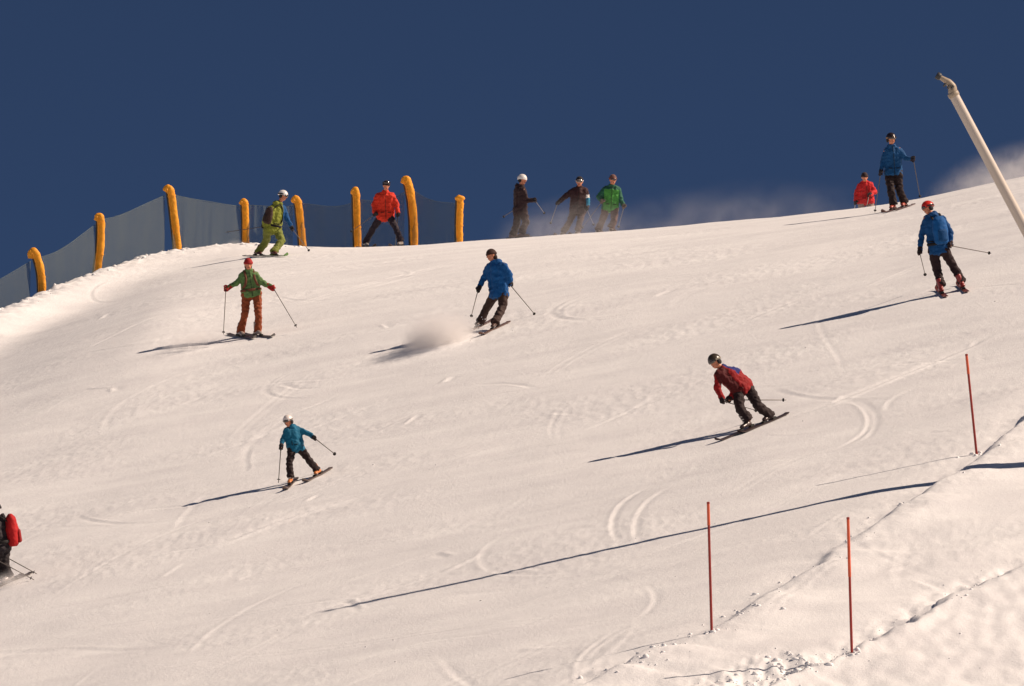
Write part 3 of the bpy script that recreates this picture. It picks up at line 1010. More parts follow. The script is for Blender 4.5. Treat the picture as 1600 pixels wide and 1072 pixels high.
        for q in (0.25, 0.5, 0.75):
            c = cuffp.lerp(top, q) + v * 0.060 * k
            b2 = MB(); b2.box(c, (sv * 0.035 * k, v * 0.010, n * 0.010)); b2.build("buckle", M_SHAFTL, bo, bevel=0.002)
        if S.get('noski'): continue
        # ski
        w = 0.046
        mb = MB()
        N = 30
        vv, ff = [], []
        back = S.get('heel', 0.45) * L
        for q in range(N + 1):
            s = -back + L * q / N
            c = g + v * s
            fr = q / N
            zz = hz(c.x, c.y) + 0.018
            zl = (g.z + v.z * s) + 0.018
            c.z = max(zz, 0.5 * zz + 0.5 * zl)
            if fr > 0.88: c = c + n * 0.075 * ((fr - 0.88) / 0.12) ** 2
            if fr < 0.04: c = c + n * 0.012 * ((0.04 - fr) / 0.04) ** 2
            hw2 = w * (1.0 + 0.28 * (2 * abs(fr - 0.45)) ** 2)
            if fr > 0.93: hw2 *= max(0.22, math.sqrt(max(0, 1 - ((fr - 0.93) / 0.07) ** 2)))
            if fr < 0.02: hw2 *= 0.8
            for (a, b) in ((-1, 0), (1, 0), (1, 1), (-1, 1)):
                vv.append(c + sv * (hw2 * a) + n * (0.013 * b))
        for q in range(N):
            for e in range(4):
                e2 = (e + 1) % 4
                ff.append((q * 4 + e, q * 4 + e2, q * 4 + 4 + e2, q * 4 + 4 + e))
        ff.append((3, 2, 1, 0)); ff.append((N * 4, N * 4 + 1, N * 4 + 2, N * 4 + 3))
        mi = [0] * len(ff)
        if C.get('tip'):
            for q in range(int(N * 0.80), N):
                for e in range(4): mi[q * 4 + e] = 1
        so = empty("ski", g + n * 0.018)
        tag(so, S['ski_label'][i], "ski", "skis under the skiers")
        mb.add(vv, ff); mb.mi = mi
        bl = mb.build("ski_blade", [cloth(C['ski'], "gloss")] + ([cloth(C['tip'], "gloss")] if C.get('tip') else []), so)
        for off, ln, hgt in ((0.19, 0.05, 0.022), (-0.14, 0.06, 0.03)):
            mb = MB(); mb.box(g + v * off * k + n * (0.036 + hgt / 2), (v * ln, sv * 0.032, n * (hgt / 2 + 0.004)))
            mb.build("binding", GRIP, so, bevel=0.006)

    # ---- gloves and poles
    PL = S.get('pole_len', 1.16 * k)
    for i in (0, 1):
        h = J['ha'][i]
        tp = S['pole'][i]
        hand_D = h.y * CT + h.z * ST
        if tp is not None:
            sgn = tp[2] if len(tp) > 2 else 1
            flat = (at(tp[0], tp[1], hand_D) - h).length
            dd = math.sqrt(max(0, PL * PL - flat * flat))
            best = None
            for sg in (sgn, 0.5 * sgn, 0, -0.5 * sgn, -sgn):
                c = at(tp[0], tp[1], hand_D + sg * dd)
                if c.z > hz(c.x, c.y) - 0.03 or 'dy' in S:
                    best = c; break
            if best is None: best = ground_hit(tp[0], tp[1])
            tip = best
        else:
            tip = h + (-tf * 0.75 + Vector((0, 0, -0.66))).normalized() * PL
            gz = hz(tip.x, tip.y)
            tip.z = max(tip.z, gz)
        ax = (tip - h).normalized()
        # glove: palm behind the grip, four fingers and a thumb closed round it
        fa = (h - J['el'][i]).normalized()
        ref = fa - ax * fa.dot(ax)
        if ref.length < 0.15: ref = tF - ax * tF.dot(ax)
        ref.normalize(); bi = ax.cross(ref)
        g = MB(); gk = 1.28 * k
        palm = h - ref * 0.032 * gk
        g.ell(palm, (ax * 0.048 * gk, ref * 0.026 * gk, bi * 0.040 * gk), 12, 8)
        g.cap(J['el'][i].lerp(h, S.get('gaunt', 0.76)), palm, 0.044 * gk, 0.034 * gk)
        for q, ln in enumerate((1.0, 1.08, 1.02, 0.85)):
            c = h + ax * ((q - 1.5) * 0.0225 * gk)
            arc = [c + (ref * math.cos(a) + bi * math.sin(a)) * 0.030 * gk for a in [math.radians(250 - ln * 62 * j) for j in range(5)]]
            for a0, b0 in zip(arc[:-1], arc[1:]): g.cap(a0, b0, 0.0125 * gk, 0.0115 * gk, 8)
        c = h - ax * 0.042 * gk
        arc = [c - ref * 0.035 * gk - bi * 0.02 * gk + ax * 0.01, c - bi * 0.036 * gk, c + ref * 0.020 * gk - bi * 0.030 * gk, c + ref * 0.034 * gk]
        for a0, b0 in zip(arc[:-1], arc[1:]): g.cap(a0, b0, 0.014 * gk, 0.0125 * gk, 8)
        me = remesh(g, 0.0075, 1)
        link("glove", me, root, (cloth(C['gloves']),))
        po = empty("ski_pole", tip)
        tag(po, S['pole_label'][i], "ski pole", "ski poles held by the skiers")
        sm = M_SHAFTL if S.get('light_pole') else M_SHAFT
        mb = MB(); mb.tube([h + ax * 0.05, tip - ax * 0.02, tip], [0.0095, 0.0075, 0.002], 8); mb.build("shaft", sm, po)
        mb = MB(); mb.tube([h - ax * 0.075, h - ax * 0.07, h + ax * 0.06, h + ax * 0.065], [0.012, 0.017, 0.014, 0.010], 10); mb.build("grip", GRIP, po)
        bc = tip - ax * 0.07
        mb = MB(); mb.tube([bc - ax * 0.012, bc - ax * 0.004, bc + ax * 0.006], [0.012, 0.030, 0.034], 14); mb.build("basket", GRIP, po)

    # ---- headgear
    hg = S['hat']
    if hg == 'helmet':
        mb = MB()
        mb.ell(hc + hU * 0.022 * k - hF * 0.006, (hF * 0.132 * k, hS * 0.112 * k, hU * 0.128 * k), 24, 12, lo=-8, hi=90)
        hm = mb.build("helmet", cloth(C['hat'], "gloss"), root)
        for s in (-1, 1):
            b = MB(); b.ell(hc + hS * s * 0.088 * k - hU * 0.03 * k - hF * 0.02, (hF * 0.05 * k, hS * 0.026 * k, hU * 0.055 * k), 12, 8)
            b.build("ear_pad", cloth(C.get('pad', (40, 36, 36))), hm)
        b = MB(); b.tube([hc + hU * 0.035 * k + hF * 0.118 * k + hS * 0.085 * k * s * (1) - hF * 0.045 * k * abs(s) for s in (-1, -0.5, 0, 0.5, 1)], 0.010, 8)
        b.build("brim", cloth(C['hat'], "gloss"), hm)
    else:
        mb = MB()
        mb.ell(hc + hU * 0.030 * k - hF * 0.004, (hF * 0.114 * k, hS * 0.096 * k, hU * 0.112 * k), 22, 10, lo=-4, hi=90)
        hm = mb.build("hat", cloth(C['hat']), root)
        ring = []
        for q in range(25):
            a = 2 * math.pi * q / 24
            ring.append(hc + hU * 0.030 * k - hF * 0.004 + hF * (0.112 * k * math.cos(a)) + hS * (0.094 * k * math.sin(a)))
        b = MB(); b.tube(ring, [(0.026, 0.010)] * 25, 8, cap=False, up=hU); b.build("cuff", cloth(C.get('cuff', C['hat'])), hm)
    if S.get('hair'):
        mb = MB(); mb.ell(hc - hF * 0.05 * k - hU * 0.05 * k, (hF * 0.065 * k, hS * 0.085 * k, hU * 0.085 * k), 14, 8)
        mb.build("hair", cloth(S['hair']), root)
    if S.get('goggles'):
        up_off = 0.018 if S['goggles'] == 'on' else 0.075
        b = MB()
        P = [hc + hU * up_off * k + hF * (0.117 * k * math.cos(a)) + hS * (0.088 * k * math.sin(a)) for a in [math.radians(q) for q in range(-62, 63, 12)]]
        b.tube(P, [(0.034 * k * (0.75 + 0.25 * math.cos(q / 10 * math.pi - math.pi / 2)), 0.014 * k) for q in range(len(P))], 10, up=hU)
        go = b.build("goggles", cloth(C.get('goggle', (30, 28, 30)), "gloss"), root)
        b = MB()
        P2 = [p + (p - hc - hU * up_off * k).normalized() * 0.008 for p in P[1:-1]]
        b.tube(P2, [(0.024 * k, 0.009 * k)] * len(P2), 10, up=hU)
        b.build("lens", LENS, go)
        b = MB()
        rr = 0.137 if hg == 'helmet' else 0.119
        P = [hc + hU * (up_off + 0.008) * k + hF * (rr * k * math.cos(a)) + hS * (rr * 0.86 * k * math.sin(a)) for a in [math.radians(q) for q in range(64, 297, 12)]]
        b.tube(P, [(0.016 * k, 0.004)] * len(P), 6, up=hU)
        b.build("strap", cloth(C.get('goggle', (30, 28, 30))), go)

    # ---- backpack
    if S.get('pack'):
        pc = S['pack']
        cen = chest.lerp(pelvis, 0.42) - tF * 0.215 * jr + tU * 0.02
        bo = empty("backpack", cen - tU * 0.24)
        tag(bo, S['pack_label'], "backpack", "backpacks on skiers")
        mb = MB()
        sc = S.get('pack_size', 1.0) * k
        mb.tube([cen - tU * 0.26 * sc, cen - tU * 0.22 * sc, cen, cen + tU * 0.2 * sc, cen + tU * 0.27 * sc],
                [(0.05 * sc, 0.09 * sc), (0.095 * sc, 0.14 * sc), (0.115 * sc, 0.155 * sc), (0.085 * sc, 0.13 * sc), (0.03 * sc, 0.08 * sc)], 18, up=tF)
        me = remesh(mb, 0.014, 3, 0.006, seed + 3)
        link("pack_body", me, bo, (cloth(pc),))
        mb = MB()
        pk = cen - tF * 0.10 * sc - tU * 0.09 * sc
        mb.tube([pk - tU * 0.12 * sc, pk - tU * 0.10 * sc, pk + tU * 0.08 * sc, pk + tU * 0.11 * sc], [(0.02, 0.07 * sc), (0.045 * sc, 0.10 * sc), (0.040 * sc, 0.095 * sc), (0.015, 0.07 * sc)], 14, up=tF)
        link("front_pocket", remesh(mb, 0.012, 2), bo, (cloth(tuple(int(c * 0.8) for c in pc)),))
        sc2 = cloth(S.get('strap', (30, 26, 26)))
        for s in (-1, 1):
            b = MB()
            q = tS * (0.095 * s * k)
            P = smooth_path([chest - tF * 0.16 * jr + q - tU * 0.02, chest - tF * 0.05 * jr + q + tU * 0.088 * jr, chest + tF * 0.06 * jr + q + tU * 0.07 * jr, chest + tF * 0.142 * jr + q * 1.0 - tU * 0.10,
                             chest.lerp(pelvis, 0.5) + tF * 0.145 * jr + q * 1.35, chest.lerp(pelvis, 0.66) + tF * 0.06 * jr + q * 1.85, chest.lerp(pelvis, 0.7) - tF * 0.10 * jr + q * 1.5], 4)
            b.tube(P, [(0.010, 0.026)] * len(P), 8, up=tF)
            b.build("shoulder_strap", sc2, bo)
        b = MB()
        wc = chest.lerp(pelvis, 0.78)
        P = [wc + tF * (0.165 * jr * math.cos(a)) + tS * ((hw + 0.105 * jr + 0.01) * math.sin(a)) for a in [2 * math.pi * q / 28 for q in range(29)]]
        b.tube(P, [(0.028, 0.010)] * 29, 8, cap=False, up=tU)
        b.build("hip_belt", sc2, bo)
    return root

def z_p1(p, J, ch, pe, tF, tS, tU, k):       # blue sleeve on the picture-right arm
    a, b = J['sh'][1], J['el'][1]
    return 1 if (p - ch).dot((J['sh'][1] - J['sh'][0]).normalized()) > 0.13 * k else 0
def z_stripe(p, J, ch, pe, tF, tS, tU, k):
    d = (p - ch).dot((J['sh'][1] - J['sh'][0]).normalized())
    if d < 0.17 * k: return 0
    t = (p - J['sh'][1]).dot((J['el'][1] - J['sh'][1]).normalized())
    return 2 if 0.12 < t < 0.20 else (1 if 0.20 <= t < 0.40 else 0)
def z_back(p, J, ch, pe, tF, tS, tU, k):      # blue yoke across the upper back
    d = (p - ch).dot(tF); h = (p - ch).dot(tU)
    return 1 if (d < 0.0 and h > -0.16) else (2 if (d > 0.03 and abs((p - ch).dot(tS)) < 0.09) else 0)
def z_collar(p, J, ch, pe, tF, tS, tU, k):
    h = (p - ch).dot(tU); sdd = abs((p - ch).dot(tS))
    return 1 if (h > 0.02 and sdd < 0.17 and sdd > 0.05) else 0
def z_inner(p, J, ch, pe, tF, tS, tU, k):     # darker shoulders and sleeves
    h = (p - ch).dot(tU); sdd = abs((p - ch).dot(tS))
    return 1 if (sdd > 0.19 or h > 0.0) else 0

def two(what, who, a="on the left of the", b="on the right of the"):
    return ["%s %s %s" % (what, a, who), "%s %s %s" % (what, b, who)]

PEOPLE = [
 dict(seed=1, label="skier in lime green suit with one blue sleeve and white helmet beside the net", who="lime green skier in white helmet",
      head=(442, 306), sh=[(422, 326), (443, 325)], el=[(413, 343), (449, 343)], ha=[(412, 354), (457, 358)], hip=[(418, 360), (433, 360)],
      kn=[(416, 377), (440, 376)], an=[(404, 395), (428, 395)], boots=[(403, 401), (428, 401)], tf=(0.75, 0.65), hf=(0.95, -0.3), hat='helmet', goggles='on',
      ski=[('px', 490, 399), ('px', 515, 400)], pole=[(352, 363, 0), (484, 393, 1)], pack=(62, 44, 38), pack_label="dark brown backpack on the lime green skier", pack_size=0.85,
      zone=z_p1, leg=1.12, col=dict(jacket=[(126, 132, 46), (14, 74, 126)], trousers=(112, 118, 50), boots=(96, 52, 44), ski=(60, 56, 56), tip=(96, 150, 50), gloves=(40, 38, 44), hat=(230, 226, 222))),
 dict(seed=2, label="skier in green jacket, rusty orange trousers and red hat with arms spread", who="skier in rusty orange trousers",
      head=(388, 413), sh=[(379, 429), (399, 428)], el=[(370, 442), (409, 441)], ha=[(353, 451), (427, 450)], hip=[(385, 460), (401, 460)],
      kn=[(383, 489), (404, 491)], an=[(376, 519), (403, 519)], boots=[(376, 527), (403, 526)], tf=(0.12, -1), hf=(0.1, -1), hat='beanie', hair=(70, 40, 28),
      ski=[('px', 411, 532), ('px', 437, 529)], pole=[(349, 523, -1), (464, 512, -1)], pack=(92, 54, 40), pack_label="brown strapped backpack on the skier in rusty orange trousers", strap=(104, 62, 44), gaunt=0.55,
      col=dict(jacket=[(94, 124, 72)], trousers=(136, 66, 34), boots=(150, 136, 128), ski=(70, 60, 58), gloves=(158, 34, 30), hat=(158, 34, 34))),
 dict(seed=3, label="skier in orange-red jacket and dark trousers standing wide-legged before the net", who="skier in orange-red jacket by the net", dy=1.1,
      head=(603.5, 290), sh=[(590, 306), (613, 305)], el=[(584, 321), (620, 319)], ha=[(586, 335), (622, 336)], hip=[(595, 339), (609, 339)],
      kn=[(583, 357), (619, 357)], an=[(572, 378), (626, 376)], boots=[(571, 384), (626, 382)], tf=(0.1, -1), hf=(0.15, -1), hat='beanie', goggles='up', bulk=1.1,
      ski=[('v', 0.3, -0.9), ('v', -0.3, -0.9)], pole=[(547, 363, 1), None],
      col=dict(jacket=[(206, 52, 30)], trousers=(44, 34, 42), boots=(170, 160, 150), ski=(80, 70, 66), gloves=(36, 32, 36), hat=(36, 30, 38))),
 dict(seed=4, label="dark clothed skier in white helmet standing in profile on the crest", who="dark skier in white helmet", dy=0.7,
      head=(816, 281), sh=[(808, 296), (818, 297)], el=[(811, 312), (822, 313)], ha=[(824, 314), (836, 313)], hip=[(809, 330), (817, 331)],
      kn=[(808, 348), (822, 346)], an=[(802, 366), (815, 365)], boots=[(803, 372), (817, 372)], tf=(0.95, -0.25), hf=(0.9, -0.5), hat='helmet', goggles=None, bulk=1.1, leg=1.15,
      had=(0.1, -0.1), ski=[('v', 1, -0.1), ('v', 1, -0.15)], pole=[(785, 340, 1), (851, 334, 1)],
      col=dict(jacket=[(50, 32, 34)], trousers=(54, 36, 34), boots=(110, 90, 82), ski=(90, 76, 70), gloves=(40, 32, 34), hat=(232, 226, 220))),
 dict(seed=5, label="skier in dark maroon jacket with a turquoise patched sleeve and pale goggles", who="maroon jacket skier with pale goggles", dy=1.3,
      head=(905.5, 284), sh=[(895, 298), (915, 298)], el=[(883, 307), (918, 313)], ha=[(871, 318), (917, 327)], hip=[(897, 330), (909, 330)],
      kn=[(890, 347), (906, 347)], an=[(881, 362), (903, 362)], boots=[(880, 369), (903, 368)], tf=(-0.05, -1), hf=(-0.05, -1), hat='beanie', goggles='on', bulk=1.12,
      zone=z_stripe, ski=[('v', -0.25, -0.95), ('v', -0.25, -0.95)], pole=[(860, 350, 1), (928, 352, 1)],
      col=dict(jacket=[(58, 34, 36), (30, 116, 150), (220, 214, 210)], trousers=(74, 54, 50), boots=(90, 76, 70), ski=(90, 80, 76), gloves=(36, 30, 34), hat=(34, 28, 34), goggle=(216, 200, 192))),
 dict(seed=6, label="skier in bright green jacket and brown trousers standing on the crest", who="bright green jacket skier on the crest", dy=1.3,
      head=(957.5, 281), sh=[(945, 296), (966, 296)], el=[(935, 308), (970, 312)], ha=[(941, 315), (975, 323)], hip=[(947, 325), (960, 325)],
      kn=[(942, 343), (960, 343)], an=[(935, 361), (955, 361)], boots=[(934, 366), (955, 366)], tf=(0.1, -1), hf=(0.25, -1), hat='beanie', goggles='on', bulk=1.1, leg=1.1,
      zone=z_inner, ski=[('v', 0.1, -1), ('v', 0.1, -1)], pole=[(908, 358, 1), (966, 356, 1)],
      col=dict(jacket=[(74, 144, 64), (40, 92, 70)], trousers=(88, 64, 58), boots=(96, 84, 76), ski=(90, 80, 76), gloves=(96, 82, 76), hat=(110, 78, 70), goggle=(130, 60, 48))),
 dict(seed=7, label="skier in royal blue jacket and dark brown trousers kicking up a snow spray", who="blue jacket skier in the spray",
      head=(768, 399), sh=[(763, 417), (788, 415)], el=[(756, 435), (797, 431)], ha=[(747, 453), (797, 445)], hip=[(773, 460), (787, 460)],
      kn=[(761, 481), (785, 480)], an=[(751, 502), (774, 503)], boots=[(750, 511), (775, 514)], tf=(-0.7, 0.45), hf=(-0.85, -0.4, -0.35), hat='beanie', hair=(46, 28, 22), bulk=1.05, leg=1.08,
      had=(-0.12, 0.1), ski=[('v', -0.4, -0.92), ('v', -0.4, -0.92)], pole=[(736, 496, -1), (837, 493, 1)],
      col=dict(jacket=[(6, 76, 134)], trousers=(58, 40, 34), boots=(84, 62, 54), ski=(110, 84, 74), gloves=(38, 28, 28), hat=(60, 36, 30))),
 dict(seed=8, label="skier in bright red jacket half hidden behind the crest", who="red jacket skier behind the crest", dy=11.5, noski=True, light_pole=True,
      head=(1351, 277), sh=[(1344, 289), (1360, 288)], el=[(1338, 303), (1367, 300)], ha=[(1337, 317), (1358, 305)], hip=[(1346, 315), (1360, 315)],
      kn=[(1346, 334), (1360, 334)], an=[(1346, 352), (1360, 352)], boots=[(1346, 356), (1360, 356)], tf=(0.2, -1), hf=(0.0, -1), hat='beanie', bulk=1.1,
      had=(-0.1, -0.28), ski=[('v', 0, -1), ('v', 0, -1)], pole=[None, None],
      col=dict(jacket=[(196, 38, 40)], trousers=(150, 130, 120), boots=(90, 80, 76), ski=(90, 80, 76), gloves=(44, 30, 34), hat=(52, 34, 36))),
 dict(seed=9, label="skier in blue jacket, black trousers and black helmet on the crest beside the red jacket", who="black helmeted blue skier on the crest", cuffend=1.06,
      head=(1392.5, 217), sh=[(1384, 236), (1405, 234)], el=[(1379, 254), (1415, 247)], ha=[(1376, 271), (1427, 249)], hip=[(1389, 270), (1403, 270)],
      kn=[(1392, 298), (1405, 296)], an=[(1396, 319), (1413, 316)], boots=[(1396, 329), (1414, 325)], tf=(0.12, -1), hf=(0.5, -1), hat='helmet', goggles='on', leg=1.12,
      ski=[('v', -0.35, -0.95), ('v', -0.35, -0.95)], pole=[None, (1438, 310, 1)], light_pole=False,
      col=dict(jacket=[(16, 74, 122)], trousers=(38, 24, 24), boots=(176, 84, 68), ski=(96, 70, 64), gloves=(36, 28, 36), hat=(44, 34, 36), goggle=(150, 120, 90))),
 dict(seed=10, label="skier in blue jacket with blue backpack and red helmet seen from behind", who="red helmeted blue skier", cuffend=1.06,
      head=(1450, 325), sh=[(1447, 342), (1473, 342)], el=[(1440, 367), (1485, 363)], ha=[(1437, 395), (1485, 384)], hip=[(1459, 392), (1475, 391)],
      kn=[(1464, 422), (1489, 415)], an=[(1471, 446), (1503, 440)], boots=[(1472, 460), (1505, 453)], tf=(-0.3, 0.95), hf=(-0.9, -0.35, -0.3), hat='helmet', goggles='on', bulk=1.0, leg=1.05,
      had=(-0.1, -0.05), ski=[('v', -0.05, 0.99), ('v', -0.05, 0.99)], pole=[(1446, 431, 1), (1549, 396, 1)], pack=(6, 80, 140), pack_label="blue backpack with black belt on the skier in red helmet", pack_size=1.05,
      col=dict(jacket=[(6, 68, 120)], trousers=(40, 22, 24), boots=(140, 48, 44), ski=(110, 62, 58), gloves=(44, 26, 30), hat=(196, 44, 34))),
 dict(seed=11, label="crouching skier in dark red jacket with blue shoulders racing downhill", who="crouching dark red skier",
      head=(1117, 565), sh=[(1122, 584), (1149, 580)], el=[(1121, 607), (1154, 606)], ha=[(1130, 627), (1139, 625)], hip=[(1153, 611), (1167, 603)],
      kn=[(1156, 638), (1184, 633)], an=[(1170, 656), (1203, 649)], boots=[(1168, 672), (1203, 660)], hood=False, tf=(-0.65, -0.75), hf=(-0.75, -0.65, -0.5), hat='helmet', goggles='on', leg=1.08, bulk=1.1,
      hipd=0.10, shd=-0.05, had=(-0.12, -0.12), zone=z_back, ski=[('v', -0.62, -0.78), ('v', -0.62, -0.78)], heel=0.36, pole=[(1184, 642, 1), (1229, 625, 1)],
      col=dict(jacket=[(136, 16, 18), (28, 36, 104), (76, 12, 14)], trousers=(40, 26, 26), boots=(64, 50, 48), ski=(62, 46, 44), gloves=(34, 22, 24), hat=(62, 54, 44), goggle=(130, 124, 110))),
 dict(seed=12, k=0.80, label="child in teal jacket, black trousers, white helmet and orange boots", who="child in teal jacket", cuffend=0.96,
      head=(450, 658), sh=[(447, 673), (466, 670)], el=[(442, 686), (481, 677)], ha=[(439, 699), (492, 685)], hip=[(456, 701), (469, 700)],
      kn=[(452, 724), (483, 719)], an=[(454, 747), (496, 736)], boots=[(455, 758), (498, 744)], tf=(-0.4, -0.9), hf=(-0.55, -0.8, -0.4), hat='helmet', goggles='on', leg=1.0, bulk=1.05,
      ski=[('v', -0.15, -0.99), ('v', -0.40, -0.92)], pole=[(435, 755, 0), (525, 711, 1)], pole_len=0.95,
      col=dict(jacket=[(14, 96, 126)], trousers=(40, 26, 26), boots=(206, 126, 70), ski=(110, 96, 90), gloves=(36, 26, 28), hat=(226, 216, 208), goggle=(110, 104, 100))),
 dict(seed=13, label="skier with red backpack cut off by the picture's left edge", who="skier with red backpack",
      head=(-9, 797), sh=[(-10, 817), (6, 815)], el=[(-18, 842), (6, 845)], ha=[(-22, 866), (5, 868)], hip=[(-2, 857), (8, 855)],
      kn=[(-6, 882), (7, 880)], an=[(1, 903), (14, 900)], boots=[(0, 914), (15, 911)], tf=(-0.97, -0.1), hf=(-1, -0.2, -0.2), hat='helmet', goggles='on', bulk=1.0,
      had=(-0.1, -0.05), ski=[('v', -0.6, -0.8), ('v', -0.6, -0.8)], heel=0.4, pole=[None, (58, 897, 1)], pack=(172, 22, 24), pack_label="bright red backpack at the picture's left edge", pack_size=1.12,
      col=dict(jacket=[(40, 34, 38)], trousers=(36, 28, 30), boots=(150, 140, 134), ski=(80, 70, 66), gloves=(40, 30, 30), hat=(60, 50, 50))),
]
for S in PEOPLE:
    S['ski_label'] = two("ski under the boot", S['who'])
    S['pole_label'] = two("thin ski pole", S['who'])
    person(S)

# ------------------------------------------------------------------ loose snow clods along the ploughed edges
def clods():
    bm = bmesh.new()
    bmesh.ops.create_icosphere(bm, subdivisions=1, radius=1.0)
    iv = np.array([v.co for v in bm.verts]); ifc = [[v.index for v in f.verts] for f in bm.faces]
    bm.free()
    rng = np.random.default_rng(4)
    V, Fc, n0 = [], [], 0
    spots = []
    def along(P, n, lo, hi, sig, off, t0=0.0, t1=1.0):
        P = np.array(P)
        for _ in range(n):
            t = rng.uniform(t0, t1) * (len(P) - 1.001)
            # clods gather in heaps
            t = t + 0.15 * math.sin(t * 5.0)
            t = min(max(t, 0), len(P) - 1.001)
            i = int(t); p = P[i] + (P[i + 1] - P[i]) * (t - i)
            d = P[i + 1] - P[i]; d = d / np.linalg.norm(d)
            nrm = np.array([d[1], -d[0]])
            q = p + nrm * (off + rng.normal(0, sig))
            spots.append((q[0], q[1], lo + (hi - lo) * rng.random() ** 3.0))
    along(LINE_B, 170, 0.006, 0.036, 0.22, -0.05)
    along(LINE_B, 120, 0.015, 0.06, 0.35, -0.3, 0.0, 0.45)
    along(LINE_A, 90, 0.008, 0.05, 0.25, 0.15)
    along(LINE_A, 60, 0.01, 0.06, 0.3, 0.3, 0.05, 0.35)
    for _ in range(150):
        px = rng.uniform(-20, 470)
        y = float(np.interp((px - 800) / F / 0.985, BERM[0], BERM[1])) + rng.normal(0.2, 0.8)
        spots.append((y * (px - 800) / F / 0.985, y, 0.015 + 0.075 * rng.random() ** 2.5))
    for _ in range(110):
        px, py = rng.uniform(0, 1600), rng.uniform(430, 1060)
        if py < 0.93 * 1072 and rng.random() < 0.5: continue
        g = ground_hit(px, py, base)
        spots.append((g.x, g.y, 0.006 + 0.022 * rng.random() ** 3))
    for px, py in ((1112, 987), (1331, 1020), (1526, 710)):      # snow heaped round the marker poles
        g = ground_hit(px, py)
        for _ in range(12):
            a = rng.uniform(0, 6.3); q = rng.uniform(0.02, 0.12)
            spots.append((g.x + q * math.cos(a), g.y + 1.5 * q * math.sin(a), rng.uniform(0.015, 0.05)))
    for x, y, r in spots:
        z = hz(x, y)
        sc = r * rng.uniform(0.7, 1.2, 3) * np.array([1, 1, 0.75])
        j = iv * (1 + rng.normal(0, 0.14, (len(iv), 1))) * sc
        V.append(j + np.array([x, y, z + 0.05 * sc[2]]))
        Fc += [[a + n0 for a in f] for f in ifc]
        n0 += len(iv)
    me = bpy.data.meshes.new("snow_clods")
    me.from_pydata(np.concatenate(V).tolist(), [], Fc)
    me.polygons.foreach_set("use_smooth", [True] * len(Fc))
    o = link("snow_clods", me, None, (M_SNOW,))
    tag(o, "loose white snow clods scattered along the ploughed edges", "snow clods", kind="stuff")
clods()

# ------------------------------------------------------------------ powder in the air
def powder(name, label, c, ax, dens, nscale, seed, lean=(0, 0, 0), bottom=False, pw=1.0):
    m = bpy.data.materials.new(name)
    m.use_nodes = True
    n, l = m.node_tree.nodes, m.node_tree.links
    n.clear()
    out = n.new("ShaderNodeOutputMaterial")
    v = n.new("ShaderNodeVolumePrincipled")
    v.inputs['Color'].default_value = (0.93, 0.91, 0.90, 1)
    v.inputs['Anisotropy'].default_value = 0.15
    l.new(v.outputs[0], out.inputs['Volume'])
    tc = n.new("ShaderNodeTexCoord")
    ln = n.new("ShaderNodeVectorMath"); ln.operation = 'LENGTH'
    l.new(tc.outputs['Object'], ln.inputs[0])
    fall = n.new("ShaderNodeMapRange"); fall.interpolation_type = 'SMOOTHSTEP'
    fall.inputs['From Min'].default_value = 1.0; fall.inputs['From Max'].default_value = 0.15
    l.new(ln.outputs['Value'], fall.inputs['Value'])
    sx = n.new("ShaderNodeSeparateXYZ"); l.new(tc.outputs['Object'], sx.inputs[0])
    hf = n.new("ShaderNodeMapRange"); hf.interpolation_type = 'SMOOTHSTEP'
    hf.inputs['From Min'].default_value = 0.95; hf.inputs['From Max'].default_value = -0.1
    l.new(sx.outputs['Z'], hf.inputs['Value'])
    mp = n.new("ShaderNodeMapping")
    mp.inputs['Location'].default_value = (seed * 3.1, seed * 1.7, seed)
    mp.inputs['Scale'].default_value = (ax[0], ax[1], ax[2])
    l.new(tc.outputs['Object'], mp.inputs['Vector'])
    nz = n.new("ShaderNodeTexNoise"); nz.inputs['Scale'].default_value = nscale; nz.inputs['Detail'].default_value = 4; nz.inputs['Roughness'].default_value = 0.6; nz.inputs['Distortion'].default_value = 0.4
    l.new(mp.outputs[0], nz.inputs['Vector'])
    nr = n.new("ShaderNodeMapRange"); nr.inputs['From Min'].default_value = 0.36; nr.inputs['From Max'].default_value = 0.68
    nr.inputs['To Min'].default_value = 0.05
    l.new(nz.outputs['Fac'], nr.inputs['Value'])
    a = n.new("ShaderNodeMath"); a.operation = 'MULTIPLY'; l.new(fall.outputs[0], a.inputs[0]); l.new(nr.outputs[0], a.inputs[1])
    b = n.new("ShaderNodeMath"); b.operation = 'MULTIPLY'; l.new(a.outputs[0], b.inputs[0]); l.new(hf.outputs[0], b.inputs[1])
    d = n.new("ShaderNodeMath"); d.operation = 'MULTIPLY'; l.new(b.outputs[0], d.inputs[0]); d.inputs[1].default_value = dens
    l.new(d.outputs[0], v.inputs['Density'])
    mb = MB(); mb.ell((0, 0, 0), ((1, 0, 0), (0, 1, 0), (0, 0, 1)), 20, 12)
    o = mb.build(name, m, None, sharp=False)
    o.location = c
    o.scale = ax
    o.rotation_euler = lean
    tag(o, label, "snow powder", "airborne snow powder", kind="stuff")
    return o

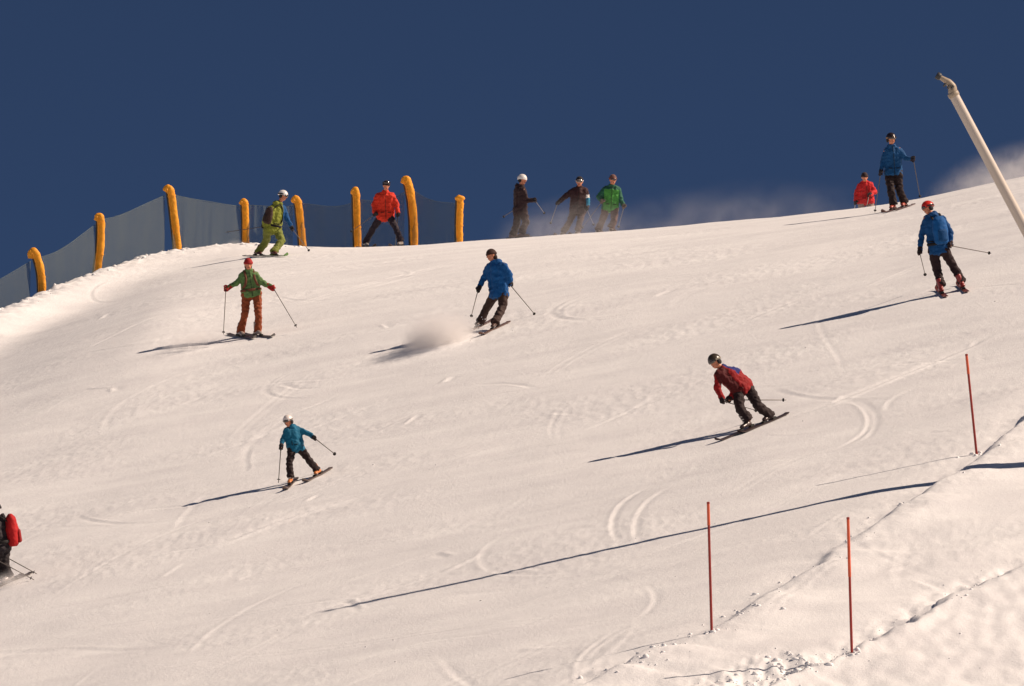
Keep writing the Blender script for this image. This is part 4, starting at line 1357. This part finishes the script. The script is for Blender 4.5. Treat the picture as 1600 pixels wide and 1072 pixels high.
TILT = -math.atan(PBX)
def on_ground(px, py, up):
    g = ground_hit(px, py)
    return g + Vector((0, 0, up))
def behind_crest(px, dy, up):
    y = y_crest(px) + dy
    x = y * (px - 800) / F / 0.97
    return Vector((x, y, hz(x, y) + up))
powder("snow_spray", "grey-white snow spray thrown up beside the blue jacket skier", on_ground(688, 533, 0.05), (0.92, 2.0, 0.58), 11.0, 4.5, 1, (0, TILT * 0.8, 0))
powder("snow_spray", "thin snow spray behind the lime green skier's skis", on_ground(372, 400, 0.05), (0.6, 1.6, 0.20), 3.0, 3.5, 2)
powder("snow_spray", "thin powder veil added to hide the shadow beside the skier in rusty orange trousers", on_ground(300, 541, 0.04), (0.95, 1.6, 0.17), 5.0, 3.5, 8, (0, TILT, 0))  # powder veil added only to soften and hide this skier's cast shadow
powder("snow_spray", "low snow spray round the boots of the skier with red backpack", on_ground(18, 914, 0.02), (0.45, 1.3, 0.14), 4.0, 5.0, 3, (0, TILT, 0))
powder("blowing_snow", "thin drifting snow veil round the legs of the three skiers on the crest", behind_crest(890, 2.0, 0.0), (2.2, 4.0, 0.75), 0.30, 1.6, 4, (0, TILT * 0.3, 0))
powder("blowing_snow", "faint drifting snow veil along the bare middle of the crest", behind_crest(1130, 4.0, -0.1), (4.6, 5.0, 0.55), 0.15, 1.2, 5, (0, TILT * 0.45, 0))
powder("blowing_snow", "drifting snow cloud blowing off the crest behind the snow lance", behind_crest(1580, 3.0, -0.05), (2.4, 4.0, 0.58), 0.85, 2.6, 6, (0, TILT, 0))

def grains():
    rng = np.random.default_rng(8)
    iv = np.array([(1, 0, 0), (-1, 0, 0), (0, 1, 0), (0, -1, 0), (0, 0, 1), (0, 0, -1)], float)
    fc = [(0, 2, 4), (2, 1, 4), (1, 3, 4), (3, 0, 4), (2, 0, 5), (1, 2, 5), (3, 1, 5), (0, 3, 5)]
    c = on_ground(692, 531, 0.05)
    V, Fc = [], []
    while len(V) < 420:
        p = rng.normal(0, 0.55, 3)
        if np.linalg.norm(p) > 1.15: continue
        q = np.array([c.x + p[0] * 0.95 + 0.05, c.y + p[1] * 1.2, 0])
        q[2] = hz(q[0], q[1]) + abs(p[2]) * 0.5 * (1 - 0.3 * abs(p[0]))
        r = 0.004 + 0.012 * rng.random() ** 3
        Fc += [[a + 6 * len(V) for a in f] for f in fc]
        V.append(iv * r * rng.uniform(0.7, 1.3, (6, 1)) + q)
    me = bpy.data.meshes.new("snow_grains")
    me.from_pydata(np.concatenate(V).tolist(), [], Fc)
    o = link("snow_grains", me, None, (M_SNOW,))
    tag(o, "flying snow grains in the spray beside the blue jacket skier", "snow grains", kind="stuff")
grains()
